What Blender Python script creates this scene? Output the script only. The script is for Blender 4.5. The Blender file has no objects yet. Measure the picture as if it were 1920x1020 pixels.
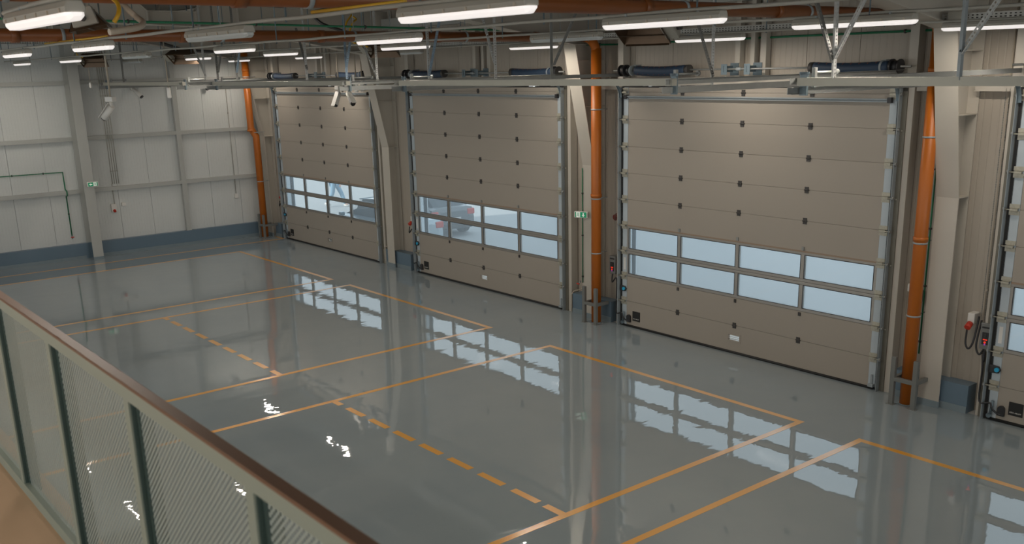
import bpy, math, random
from mathutils import Vector, Matrix
random.seed(7)
S = bpy.context.scene
COL = S.collection
PI = math.pi
# ------------------------------------------------------------------ camera
CX, CY, CZ = 20.539, -13.5647, 5.0553
YAW, PITCH, ROLL, FPX, PYO = -0.8956, -0.2757, -0.0247, 1830.87, 130.08
d = Vector((math.sin(YAW)*math.cos(PITCH), math.cos(YAW)*math.cos(PITCH), math.sin(PITCH)))
r = d.cross(Vector((0, 0, 1))).normalized()
u = r.cross(d)
r2 = r*math.cos(ROLL)+u*math.sin(ROLL)
u2 = -r*math.sin(ROLL)+u*math.cos(ROLL)
cam = bpy.data.cameras.new('camera')
co = bpy.data.objects.new('camera', cam)
COL.objects.link(co)
M = Matrix((r2, u2, -d)).transposed().to_4x4()
M.translation = Vector((CX, CY, CZ))
co.matrix_world = M
cam.sensor_fit = 'HORIZONTAL'; cam.sensor_width = 36
cam.lens = FPX*36/1920
cam.shift_y = PYO/1920
cam.clip_start = 0.05; cam.clip_end = 400
cam.dof.use_dof = True
cam.dof.focus_distance = 16.0
cam.dof.aperture_fstop = 4.2
S.camera = co
# ------------------------------------------------------------------ world and light
W = bpy.data.worlds.new('sky'); S.world = W
W.use_nodes = True
nt = W.node_tree; nt.nodes.clear()
out = nt.nodes.new('ShaderNodeOutputWorld')
bg = nt.nodes.new('ShaderNodeBackground')
tc = nt.nodes.new('ShaderNodeTexCoord')
sx = nt.nodes.new('ShaderNodeSeparateXYZ')
cr = nt.nodes.new('ShaderNodeValToRGB')
nt.links.new(tc.outputs['Generated'], sx.inputs[0])
nt.links.new(sx.outputs[2], cr.inputs[0])
cr.color_ramp.elements[0].position = 0.0; cr.color_ramp.elements[0].color = (0.86, 0.90, 0.90, 1)
cr.color_ramp.elements[1].position = 0.7; cr.color_ramp.elements[1].color = (0.70, 0.82, 0.90, 1)
nt.links.new(cr.outputs[0], bg.inputs[0])
nt.links.new(bg.outputs[0], out.inputs[0])
bg.inputs[1].default_value = 1.95
def area(name, loc, direction, sx_, sy_, power, color):
    l = bpy.data.lights.new(name, 'AREA'); l.shape = 'RECTANGLE'; l.size = sx_; l.size_y = sy_
    l.energy = power; l.color = color
    o = bpy.data.objects.new(name, l); COL.objects.link(o)
    o.location = loc
    o.rotation_euler = Vector(direction).to_track_quat('-Z', 'Y').to_euler()
    return o
# added fill lights, set in the unseen rear and far right wall openings
area('fill_rear_opening', (12, -23.6, 4.4), (0, 1, -0.12), 38, 3.4, 110, (1.0, 0.94, 0.86))
area('fill_right_opening', (33.6, -9, 4.0), (-1, 0, -0.1), 24, 4.0, 330, (1.0, 0.93, 0.84))
sl = bpy.data.lights.new('sun', 'SUN'); sl.energy = 6.0; sl.angle = .03; sl.color = (1.0, .93, .84)
so = bpy.data.objects.new('sun', sl); COL.objects.link(so); so.location = (0, 0, 30); so.rotation_euler = Vector((.31, .95, -.52)).to_track_quat('-Z', 'Y').to_euler()
S.view_settings.view_transform = 'Standard'; S.view_settings.look = 'None'
S.view_settings.gamma = 1.0; S.view_settings.use_curve_mapping = False
S.view_settings.exposure = 0.0
try:
    S.cycles.max_bounces = 8; S.cycles.diffuse_bounces = 5; S.cycles.transparent_max_bounces = 24
except Exception:
    pass

# ------------------------------------------------------------------ geometry helpers
def ray(px, py):
    return d + r2*((px-960)/FPX) - u2*((py-510-PYO)/FPX)
def P(px, py, w):
    return Vector((CX, CY, CZ)) + ray(px, py)*w
def onY(px, py, y):
    v = ray(px, py); return Vector((CX, CY, CZ)) + v*((y-CY)/v.y)
def onX(px, py, x):
    v = ray(px, py); return Vector((CX, CY, CZ)) + v*((x-CX)/v.x)
def onZ(px, py, z):
    v = ray(px, py); return Vector((CX, CY, CZ)) + v*((z-CZ)/v.z)

class MB:
    def __init__(s, o=(0, 0, 0)):
        s.v = []; s.f = []; s.uv = []; s.o = Vector(o); s.sm = []
    def quad(s, pts, uv=None, sm=False):
        b = len(s.v); s.v += [Vector(p)-s.o for p in pts]
        s.f.append(list(range(b, b+len(pts)))); s.uv.append(uv or [(0, 0)]*len(pts)); s.sm.append(sm)
    def box(s, x0, x1, y0, y1, z0, z1):
        p = [(x0,y0,z0),(x1,y0,z0),(x1,y1,z0),(x0,y1,z0),(x0,y0,z1),(x1,y0,z1),(x1,y1,z1),(x0,y1,z1)]
        b = len(s.v); s.v += [Vector(q)-s.o for q in p]
        for f in ((0,3,2,1),(4,5,6,7),(0,1,5,4),(1,2,6,5),(2,3,7,6),(3,0,4,7)):
            s.f.append([b+i for i in f])
            q = [p[i] for i in f]
            ax = [(max(a[k] for a in q)-min(a[k] for a in q)) for k in range(3)]
            n = ax.index(min(ax)); k = [i for i in range(3) if i != n]
            s.uv.append([(a[k[0]], a[k[1]]) for a in q]); s.sm.append(False)
        return s
    def bar(s, a, b, w, h, up=(0, 0, 1)):
        a = Vector(a); b = Vector(b); t = (b-a); L = t.length; t.normalize()
        up = Vector(up)
        if abs(t.dot(up)) > 0.98: up = Vector((0, 1, 0))
        sd = t.cross(up).normalized(); up = sd.cross(t)
        c = [(-w/2, -h/2), (w/2, -h/2), (w/2, h/2), (-w/2, h/2)]
        base = len(s.v)
        for q in (a, b):
            for i, j in c: s.v.append(q+sd*i+up*j-s.o)
        per = [(0, w), (0, h), (w, 0), (h, 0)]
        for i in range(4):
            j = (i+1) % 4
            s.f.append([base+i, base+j, base+4+j, base+4+i])
            s.uv.append([(0, per[i][0]), (0, per[i][1]), (L, per[i][1]), (L, per[i][0])]); s.sm.append(False)
        s.f.append([base+3, base+2, base+1, base]); s.uv.append([(0, 0)]*4); s.sm.append(False)
        s.f.append([base+4, base+5, base+6, base+7]); s.uv.append([(0, 0)]*4); s.sm.append(False)
        return s
    def tube(s, pts, rad, n=10, cap=True):
        pts = [Vector(p) for p in pts]; m = len(pts)
        rads = rad if isinstance(rad, (list, tuple)) else [rad]*m
        t0 = (pts[1]-pts[0]).normalized()
        nrm = t0.cross(Vector((0, 0, 1)))
        if nrm.length < 0.1: nrm = t0.cross(Vector((0, 1, 0)))
        nrm.normalize(); base = len(s.v); L = 0; Ls = []
        for i, p in enumerate(pts):
            if i == 0: t = t0
            elif i == m-1: t = (pts[i]-pts[i-1]).normalized()
            else:
                t = ((pts[i]-pts[i-1]).normalized()+(pts[i+1]-pts[i]).normalized())
                t = t.normalized() if t.length > 1e-6 else t0
            if i: L += (pts[i]-pts[i-1]).length
            Ls.append(L)
            nrm = (nrm-t*nrm.dot(t))
            if nrm.length < 1e-6: nrm = t.orthogonal()
            nrm.normalize()
            bn = t.cross(nrm)
            for k in range(n):
                a = 2*PI*k/n
                s.v.append(p+(nrm*math.cos(a)+bn*math.sin(a))*rads[i]-s.o)
        for i in range(m-1):
            for k in range(n):
                j = (k+1) % n
                s.f.append([base+i*n+k, base+(i+1)*n+k, base+(i+1)*n+j, base+i*n+j][::-1])
                s.uv.append([(Ls[i], k/n), (Ls[i+1], k/n), (Ls[i+1], (k+1)/n), (Ls[i], (k+1)/n)][::-1]); s.sm.append(True)
        if cap:
            s.f.append([base+k for k in range(n)][::-1]); s.uv.append([(0, 0)]*n); s.sm.append(False)
            s.f.append([base+(m-1)*n+k for k in range(n)]); s.uv.append([(0, 0)]*n); s.sm.append(False)
        return s
    def prism(s, poly, ext):
        """poly: list of 3d points, ext: extrusion vector"""
        e = Vector(ext); n = len(poly); b = len(s.v)
        pts = [Vector(p) for p in poly]
        s.v += [p-s.o for p in pts]+[p+e-s.o for p in pts]
        nn = Vector((0, 0, 0))
        for i in range(n):
            nn += pts[i].cross(pts[(i+1) % n])
        flip = nn.dot(e) > 0
        f0 = list(range(b, b+n)); f1 = list(range(b+n, b+2*n))
        if flip: f0 = f0[::-1]
        else: f1 = f1[::-1]
        for f in (f0, f1):
            s.f.append(f); s.uv.append([(0, 0)]*n); s.sm.append(False)
        for i in range(n):
            j = (i+1) % n
            q = [b+i, b+j, b+n+j, b+n+i]
            if not flip: q = q[::-1]
            s.f.append(q); s.uv.append([(0, 0)]*4); s.sm.append(False)
        return s
    def build(s, name, mat, parent=None, bevel=0, loc=None):
        me = bpy.data.meshes.new(name)
        me.from_pydata([tuple(v) for v in s.v], [], s.f)
        uvl = me.uv_layers.new(name='UVMap')
        i = 0
        for p, q in zip(me.polygons, s.uv):
            for c in q:
                uvl.data[i].uv = c; i += 1
        me.polygons.foreach_set('use_smooth', s.sm)
        me.materials.append(mat)
        me.update()
        o = bpy.data.objects.new(name, me); COL.objects.link(o)
        if parent: o.parent = parent
        if loc is not None: o.location = loc
        elif parent is None: o.location = s.o
        if bevel:
            b = o.modifiers.new('bevel', 'BEVEL'); b.width = bevel; b.segments = 2; b.limit_method = 'ANGLE'
        return o
def empty(name, loc, label=None, cat=None, group=None, rz=0, kind=None):
    o = bpy.data.objects.new(name, None); COL.objects.link(o)
    o.location = loc; o.rotation_euler = (0, 0, rz); o.empty_display_size = .1
    tag(o, label, cat, group, kind); return o
def tag(o, label=None, cat=None, group=None, kind=None):
    if label: o['label'] = label
    if cat: o['category'] = cat
    if group: o['group'] = group
    if kind: o['kind'] = kind
    return o
def copy_tree(o, parent=None):
    c = o.copy(); COL.objects.link(c)
    if parent: c.parent = parent; c.matrix_parent_inverse = o.matrix_parent_inverse.copy()
    for ch in list(o.children): copy_tree(ch, c)
    return c
def arc(c, a0, a1, R, u_, v_, n=8):
    c = Vector(c); u_ = Vector(u_); v_ = Vector(v_)
    return [c+u_*(R*math.cos(a0+(a1-a0)*i/n))+v_*(R*math.sin(a0+(a1-a0)*i/n)) for i in range(n+1)]
def smooth_path(pts, n=6):
    P_ = [Vector(p) for p in pts]; P_ = [2*P_[0]-P_[1]]+P_+[2*P_[-1]-P_[-2]]; o = []
    for i in range(1, len(P_)-2):
        for k in range(n):
            t = k/n; a, b, c, e = P_[i-1], P_[i], P_[i+1], P_[i+2]
            o.append(0.5*((2*b)+(c-a)*t+(2*a-5*b+4*c-e)*t*t+(3*b-a-3*c+e)*t**3))
    o.append(P_[-2]); return o

# ------------------------------------------------------------------ materials
def mat(name, col, rough=.5, metal=0, spec=.5, bump=None, var=None, coat=0, emit=None):
    m = bpy.data.materials.new(name); m.use_nodes = True
    n = m.node_tree.nodes; l = m.node_tree.links; b = n['Principled BSDF']
    b.inputs['Base Color'].default_value = (*col, 1); b.inputs['Roughness'].default_value = rough
    b.inputs['Metallic'].default_value = metal; b.inputs['Specular IOR Level'].default_value = spec
    if coat: b.inputs['Coat Weight'].default_value = coat; b.inputs['Coat Roughness'].default_value = .05 if name != 'orange_yellow_line_paint' else .16
    if emit:
        b.inputs['Emission Color'].default_value = (*emit[0], 1); b.inputs['Emission Strength'].default_value = emit[1]
    if var:   # (scale, amount, stretch)
        t = n.new('ShaderNodeTexCoord'); mp = n.new('ShaderNodeMapping'); mp.inputs['Scale'].default_value = var[2] if len(var) > 2 else (1, 1, 1)
        nz = n.new('ShaderNodeTexNoise'); nz.inputs['Scale'].default_value = var[0]; nz.inputs['Detail'].default_value = 5
        mr = n.new('ShaderNodeMapRange'); mr.inputs['To Min'].default_value = 1-var[1]; mr.inputs['To Max'].default_value = 1+var[1]
        mx = n.new('ShaderNodeVectorMath'); mx.operation = 'MULTIPLY'; mx.inputs[0].default_value = col
        l.new(t.outputs['Object'], mp.inputs[0]); l.new(mp.outputs[0], nz.inputs[0]); l.new(nz.outputs[0], mr.inputs[0]); l.new(mr.outputs[0], mx.inputs[1])
        l.new(mx.outputs[0], b.inputs['Base Color'])
    if bump:  # (scale, strength, distance)
        t = n.new('ShaderNodeTexCoord'); nz = n.new('ShaderNodeTexNoise'); nz.inputs['Scale'].default_value = bump[0]
        bp = n.new('ShaderNodeBump'); bp.inputs['Strength'].default_value = bump[1]; bp.inputs['Distance'].default_value = bump[2]
        l.new(t.outputs['Object'], nz.inputs[0]); l.new(nz.outputs[0], bp.inputs['Height']); l.new(bp.outputs[0], b.inputs['Normal'])
    return m
def ribbed(name, col, axis, pitch, depth=.0015, rough=.45):
    m = mat(name, col, rough, var=(1.2, .03)); n = m.node_tree.nodes; l = m.node_tree.links; b = n['Principled BSDF']
    t = n.new('ShaderNodeTexCoord'); sp = n.new('ShaderNodeSeparateXYZ'); l.new(t.outputs['Object'], sp.inputs[0])
    k = n.new('ShaderNodeMath'); k.operation = 'MULTIPLY'; k.inputs[1].default_value = 2*PI/pitch
    l.new(sp.outputs[axis], k.inputs[0]); s = n.new('ShaderNodeMath'); s.operation = 'SINE'; l.new(k.outputs[0], s.inputs[0])
    q = n.new('ShaderNodeMapRange'); q.inputs['From Min'].default_value = .75; q.inputs['From Max'].default_value = 1; l.new(s.outputs[0], q.inputs[0])
    bp = n.new('ShaderNodeBump'); bp.inputs['Distance'].default_value = depth; bp.invert = True
    l.new(q.outputs[0], bp.inputs['Height']); l.new(bp.outputs[0], b.inputs['Normal'])
    return m
def perforated(name, col, pu, pv, thr, rough=.6, metal=.3, rowed=True):
    """sheet metal with open slots cut through it, laid out in metres on the sheet"""
    m = mat(name, col, rough, metal); n = m.node_tree.nodes; l = m.node_tree.links; b = n['Principled BSDF']
    uv = n.new('ShaderNodeTexCoord'); sp = n.new('ShaderNodeSeparateXYZ'); l.new(uv.outputs['UV'], sp.inputs[0])
    def cosn(o, p):
        a = n.new('ShaderNodeMath'); a.operation = 'MULTIPLY'; a.inputs[1].default_value = 2*PI/p; l.new(o, a.inputs[0])
        c = n.new('ShaderNodeMath'); c.operation = 'COSINE'; l.new(a.outputs[0], c.inputs[0]); return c.outputs[0]
    A = cosn(sp.outputs[0], pu); B = cosn(sp.outputs[1], pv)
    if rowed:
        g1 = n.new('ShaderNodeMath'); g1.operation = 'LESS_THAN'; g1.inputs[1].default_value = -thr; l.new(A, g1.inputs[0])
        g2 = n.new('ShaderNodeMath'); g2.operation = 'LESS_THAN'; g2.inputs[1].default_value = -.25; l.new(B, g2.inputs[0])
        g = n.new('ShaderNodeMath'); g.operation = 'MULTIPLY'; l.new(g1.outputs[0], g.inputs[0]); l.new(g2.outputs[0], g.inputs[1])
    else:
        pr = n.new('ShaderNodeMath'); pr.operation = 'MULTIPLY'; l.new(A, pr.inputs[0]); l.new(B, pr.inputs[1])
        g = n.new('ShaderNodeMath'); g.operation = 'GREATER_THAN'; g.inputs[1].default_value = thr; l.new(pr.outputs[0], g.inputs[0])
    tr = n.new('ShaderNodeBsdfTransparent'); mx = n.new('ShaderNodeMixShader')
    l.new(g.outputs[0], mx.inputs[0]); l.new(b.outputs[0], mx.inputs[1]); l.new(tr.outputs[0], mx.inputs[2])
    l.new(mx.outputs[0], n['Material Output'].inputs[0])
    return m

CREAM = (.42, .375, .315)
M_wallX = ribbed('wall_panel_cream', CREAM, 0, .11, .003)
M_wallY = ribbed('wall_panel_pale', (.63, .645, .63), 1, .08, .003)
M_back = mat('panel_joint_dark', (.08, .075, .065), .8)
M_steel = mat('painted_steel_cream', (.50, .465, .405), .42, var=(3, .04))
M_steelg = mat('painted_steel_grey', (.44, .445, .42), .42, var=(3, .04))
M_door = mat('door_leaf_cream', (.345, .308, .262), .5, var=(.8, .025), bump=(60, .12, .001))
M_zinc = mat('galvanised_steel', (.33, .37, .39), .62, .35, var=(9, .12))
M_beam = mat('beam_galvanised', (.34, .335, .29), .5, .35, var=(5, .08))
M_strip = mat('strip_galvanised', (.46, .52, .56), .55, .2, var=(7, .06))
M_brk = mat('bracket_zinc', (.42, .40, .33), .45, .4, var=(30, .25))
M_angle = mat('olive_angle_steel', (.17, .16, .13), .5, .3)
M_zincd = mat('galvanised_dull', (.30, .31, .30), .5, .6, var=(9, .12))
M_zblue = mat('zinc_bluish', (.16, .21, .24), .45, .5, var=(14, .2))
M_alu = mat('anodised_aluminium', (.36, .34, .31), .4, .55)
M_black = mat('black_rubber', (.012, .012, .012), .6)
M_blackp = mat('black_plastic', (.02, .02, .022), .4)
M_hinge = mat('dark_grey_plastic', (.045, .042, .04), .5)
M_brown = mat('brown_seal', (.30, .22, .16), .6)
M_orange = mat('orange_drain_pvc', (.43, .115, .008), .42, var=(2.5, .12))
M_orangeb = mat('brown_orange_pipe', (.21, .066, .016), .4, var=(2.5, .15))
M_plinth = mat('blue_grey_plinth', (.125, .185, .24), .35, var=(2, .06))
M_cove = mat('pale_blue_cove', (.20, .25, .275), .3, var=(3, .06))
M_guard = mat('grey_painted_guard', (.16, .165, .155), .4)
M_spring = mat('dark_blue_spring_sleeve', (.022, .045, .085), .55, bump=(90, .3, .002))
M_springdot = mat('orange_dots', (.35, .08, .03), .5)
M_white = mat('white_plastic', (.72, .70, .66), .35)
M_grey = mat('light_grey_housing', (.36, .345, .30), .4)
M_green = mat('green_pipe', (.012, .17, .075), .4)
M_yellow = mat('yellow_gas_hose', (.62, .36, .02), .4)
M_red = mat('red_plastic', (.55, .04, .02), .4)
M_darkred = mat('dark_red_siren', (.14, .02, .015), .35)
M_heat = mat('heater_brown_steel', (.10, .065, .04), .35, .6, var=(6, .2))
M_tile = ribbed('heater_ceramic_tile', (.33, .24, .18), 0, .03, .004)
M_rail = mat('railing_green_grey', (.25, .29, .245), .45)
M_hand = mat('handrail_brown', (.17, .085, .045), .5, spec=.25)
M_raild = mat('railing_dark_green', (.045, .075, .068), .35)
M_mesh = perforated('perforated_sheet', (.36, .42, .39), .024, .022, .03, .45, .1, rowed=False)
M_slot = perforated('slotted_zinc', (.52, .53, .52), .035, .04, .15)
M_slotd = perforated('slotted_dull_zinc', (.20, .20, .19), .035, .04, .15)
M_slotb = perforated('slotted_blue_zinc', (.22, .30, .38), .035, .04, .15)
M_tray = perforated('perforated_tray', (.50, .50, .47), .06, .032, .1)
M_bal = mat('balcony_concrete', (.56, .38, .24), .75, var=(2, .12))
M_jamb = mat('white_reveal', (.74, .80, .84), .6)
M_ctrl = mat('control_box_grey', (.17, .175, .17), .4)
M_led = mat('lit_red_digits', (.6, .02, .01), .4, emit=((1, .06, .02), .55))
M_ledp = mat('lit_purple_button', (.3, .05, .3), .4, emit=((.6, .1, .7), .25))
M_blue = mat('blue_knob', (.02, .35, .6), .35)
M_roof = ribbed('roof_deck', (.115, .105, .085), 1, .25, .03, .6)
M_cable = mat('grey_cable', (.36, .35, .31), .5)
M_cond = mat('beige_conduit', (.44, .385, .31), .45)
M_exg = mat('exit_green', (.0, .19, .08), .4, emit=((0, .30, .13), .35))
M_exw = mat('exit_white', (.75, .78, .72), .4, emit=((.8, .9, .8), .22))
M_lens = mat('lit_diffuser', (.9, .88, .86), .3, emit=((1.0, .93, .90), .66))
M_lensoff = mat('unlit_diffuser', (.50, .53, .53), .3)
M_asph = mat('outside_paving', (.365, .368, .36), .9, var=(.35, .06))
M_yline = mat('orange_yellow_line_paint', (.78, .36, .03), .35, coat=1)
# pane of clear, slightly milky acrylic
M_pane = bpy.data.materials.new('hazy_acrylic'); M_pane.use_nodes = True
n = M_pane.node_tree.nodes; l = M_pane.node_tree.links; n.remove(n['Principled BSDF'])
tr = n.new('ShaderNodeBsdfTransparent'); tr.inputs[0].default_value = (.90, .95, .98, 1)
tl = n.new('ShaderNodeBsdfTranslucent'); tl.inputs[0].default_value = (.35, .38, .40, 1)
gl = n.new('ShaderNodeBsdfGlossy'); gl.inputs['Roughness'].default_value = .05
m1 = n.new('ShaderNodeMixShader'); m1.inputs[0].default_value = .26
m2 = n.new('ShaderNodeMixShader'); m2.inputs[0].default_value = .04
l.new(tr.outputs[0], m1.inputs[1]); l.new(tl.outputs[0], m1.inputs[2]); l.new(m1.outputs[0], m2.inputs[1]); l.new(gl.outputs[0], m2.inputs[2])
l.new(m2.outputs[0], n['Material Output'].inputs[0])
# glossy epoxy floor: matt pigmented coat under a clear, gently wavy top coat
def floor_mat(name, c1, c2):
    m = bpy.data.materials.new(name); m.use_nodes = True
    n = m.node_tree.nodes; l = m.node_tree.links; b = n['Principled BSDF']
    t = n.new('ShaderNodeTexCoord')
    nz = n.new('ShaderNodeTexNoise'); nz.inputs['Scale'].default_value = .55; nz.inputs['Detail'].default_value = 8; nz.inputs['Roughness'].default_value = .6
    cr = n.new('ShaderNodeValToRGB'); cr.color_ramp.elements[0].position = .3; cr.color_ramp.elements[1].position = .7
    cr.color_ramp.elements[0].color = (*c1, 1); cr.color_ramp.elements[1].color = (*c2, 1)
    l.new(t.outputs['Object'], nz.inputs[0]); l.new(nz.outputs[0], cr.inputs[0]); l.new(cr.outputs[0], b.inputs['Base Color'])
    b.inputs['Roughness'].default_value = .5; b.inputs['Specular IOR Level'].default_value = 0
    b.inputs['Coat Weight'].default_value = 1; b.inputs['Coat Roughness'].default_value = .012; b.inputs['Coat IOR'].default_value = 2.1
    mp = n.new('ShaderNodeMapping'); mp.inputs['Rotation'].default_value = (0, 0, .9); mp.inputs['Scale'].default_value = (1.0, .55, 1)
    w1 = n.new('ShaderNodeTexNoise'); w1.inputs['Scale'].default_value = 2.1; w1.inputs['Detail'].default_value = 4; w1.inputs['Roughness'].default_value = .45; w1.inputs['Distortion'].default_value = .6
    bp = n.new('ShaderNodeBump'); bp.inputs['Strength'].default_value = 1; bp.inputs['Distance'].default_value = .0030
    l.new(t.outputs['Object'], mp.inputs[0]); l.new(mp.outputs[0], w1.inputs[0]); l.new(w1.outputs[0], bp.inputs['Height'])
    l.new(bp.outputs[0], b.inputs['Coat Normal'])
    return m
M_floor = floor_mat('epoxy_floor', (.238, .284, .308), (.270, .312, .326))
for k in ('Coat Normal',):
    # the line paint lies under the same clear coat
    nn = M_yline.node_tree.nodes; ll = M_yline.node_tree.links
    t = nn.new('ShaderNodeTexCoord'); bp = nn.new('ShaderNodeBump'); bp.inputs['Distance'].default_value = .0008
    w1 = nn.new('ShaderNodeTexNoise'); w1.inputs['Scale'].default_value = 1.5
    ll.new(t.outputs['Object'], w1.inputs[0]); ll.new(w1.outputs[0], bp.inputs['Height']); ll.new(bp.outputs[0], nn['Principled BSDF'].inputs[k])
    nn['Principled BSDF'].inputs['Coat IOR'].default_value = 2.6

# ------------------------------------------------------------------ room shell
XL, XR, YF, YR, ZT = -8.9, 34.0, .20, -24.0, 6.75
def struct(name, mb, m, label=None):
    o = mb.build(name, m); o['kind'] = 'structure'
    if label: o['label'] = label
    return o
struct('floor', MB().box(XL, XR, YR, .0, -.2, 0), M_floor, 'glossy blue-grey epoxy floor of the hall')
struct('ground', MB().box(-70, 90, .42, 90, -.25, -.03), M_asph, 'pale paving outside the doors')
struct('floor_threshold', MB().box(XL, XR, .0, .42, -.2, -.004), M_asph)
L = [-7.3721, -.0136, 7.2954, 14.63]
DW = 5.318
DO = [(l_-.12, l_+DW+.13) for l_ in L]   # door openings
# door wall: upright sandwich panels in front of a dark backing
mb = MB(); mk = MB()
def panel_strip(x0, x1, z0, z1):
    mk.box(x0, x1, YF+.03, YF+.14, z0, z1)
    s0 = math.floor((x0-8.179)/.935)
    x = 8.179+s0*.935
    while x < x1:
        a, b = max(x, x0), min(x+.935, x1)
        if b-a > .02: mb.box(a+.004, b-.004, YF, YF+.03, z0, z1)
        x += .935
gaps = [(XL, DO[0][0])]+[(DO[i][1], DO[i+1][0]) for i in range(3)]+[(DO[3][1], XR)]
for a, b in gaps: panel_strip(a, b, .0, 4.62)
panel_strip(XL, XR, 4.62, ZT)
wf = struct('wall_front', mb, M_wallX, 'cream ribbed panel wall with the sectional doors')
bk = mk.build('wall_backing', M_back, wf)
mb = MB()
for a, b in DO:     # white outer reveals of the doors
    mb.box(a-.06, a, YF-.1, .36, 0, 4.62); mb.box(b, b+.06, YF-.1, .36, 0, 4.62); mb.box(a-.06, b+.06, YF-.1, .36, 4.62, 4.68)
mb.build('door_reveal', M_jamb, wf)
# left gable wall
mb = MB(); mk = MB()
y = -7.34-.935*18
while y < .2:
    a, b = max(y, YR), min(y+.9345, .2)
    if b > a: mb.box(XL-.03, XL, a+.004, b-.004, 0, ZT+.4)
    y += .9345
wl = struct('wall_left', mb, M_wallY, 'pale ribbed gable wall at the left end of the hall')
mk.box(XL-.14, XL-.03, YR, .2, 0, ZT+.4); mk.build('wall_backing', M_back, wl)
# rear and right walls (behind the camera) with bands left open, added to let light in
mb = MB(); mb.box(XL, XR, YR-.1, YR, 0, 2.6); mb.box(XL, XR, YR-.1, YR, 6.2, ZT+.4)
struct('wall_rear', mb, M_wallX)
mb = MB(); mb.box(XR, XR+.1, YR, .2, 0, 1.9); mb.box(XR, XR+.1, YR, .2, 6.2, ZT+.4)
struct('wall_right', mb, M_wallY)
# roof deck, rising slightly from the door wall
mb = MB(); mb.prism([(XL, .3, 6.52), (XL, -24.2, 7.5), (XL, -24.2, 7.6), (XL, .3, 6.62)], (XR-XL+.2, 0, 0))
struct('ceiling', mb, M_roof, 'dark ribbed roof deck')
# plinths
mb = MB(); mc = MB()
mb.box(-8.728, -8.9, -24, -5.62, 0, .43); mb.box(-8.9, -8.728, -5.34, -.0, 0, .43)
mb.box(-8.9, -8.76, -5.62, -5.34, 0, .43)
bl = struct('baseboard_left', mb, M_plinth, 'blue-grey plinth along the gable wall')
mc.box(-8.728, -8.715, -24, -5.70, 0, .085); mc.box(-8.728, -8.715, -5.30, -.1, 0, .085); mc.build('cove_strip', M_cove, bl)
mb = MB(); mc = MB()
FR = [-8.45, -1.26, 6.295, 13.655]
for i, (a, b) in enumerate(gaps[1:4]):
    cx = FR[i+1]
    a += .30; b -= .30
    mb.box(a, b, -.045, YF, 0, .42)
    mc.box(a, b, -.058, -.045, 0, .10)
a, b = XL, DO[0][0]-.3
mb.box(-8.2, b, -.045, YF, 0, .42); mc.box(-8.2, b, -.058, -.045, 0, .10)
mb.box(DO[3][1]+.3, XR, -.045, YF, 0, .42)
bf = struct('baseboard_front', mb, M_plinth, 'blue-grey plinth between the doors')
mc.build('cove_strip', M_cove, bf)

# ------------------------------------------------------------------ floor markings
LW_ = .095
def marking(name, mbx, label, group):
    o = mbx.build(name, M_yline); tag(o, label, 'floor marking', group); return o
YB = -2.03
bays = [(-15.0, -6.478, 'bay outline nearest the gable wall'), (-.93, -.93, ''), ]
def bay(x0, x1, label, left=True, right=True):
    m = MB()
    m.box(x0, x1, YB-LW_, YB, 0, .002)
    if left: m.box(x0, x0+LW_, -13.2, YB-LW_, 0, .002)
    if right: m.box(x1-LW_, x1, -13.2, YB-LW_, 0, .002)
    marking('bay_marking', m, label, 'bay outlines on the floor')
bay(-6.478, -.93, 'orange-yellow parking bay outline in front of the leftmost door')
bay(-.116, 5.534, 'orange-yellow parking bay outline in front of the second door from the left')
bay(7.274, 12.843, 'orange-yellow parking bay outline in front of the third door from the left')
bay(13.719, 19.3, 'orange-yellow parking bay outline in front of the rightmost, cut-off door')
m = MB(); m.box(-7.62, -7.53, -13.2, -.16, 0, .002); m.box(-8.1, -7.53, -.16, -.07, 0, .002)
marking('walkway_marking', m, 'orange-yellow line running beside the gable wall and turning in at the corner pipe', 'walkway line')
def dashed(x0, x1, label):
    m = MB(); m.box(x0, x0+.20, -6.685, -6.585, 0, .002)
    k = x0+.40
    while k < x1-.5:
        m.box(k, k+.485, -6.685, -6.585, 0, .002); k += .677
    m.box(x1-.31, x1, -6.685, -6.585, 0, .002)
    marking('dashed_marking', m, label, 'dashed lines across the bays')
dashed(7.37, 12.75, 'nearer of the two dashed orange-yellow floor lines')
dashed(-.02, 5.44, 'farther of the two dashed orange-yellow floor lines, left of the other')

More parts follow.
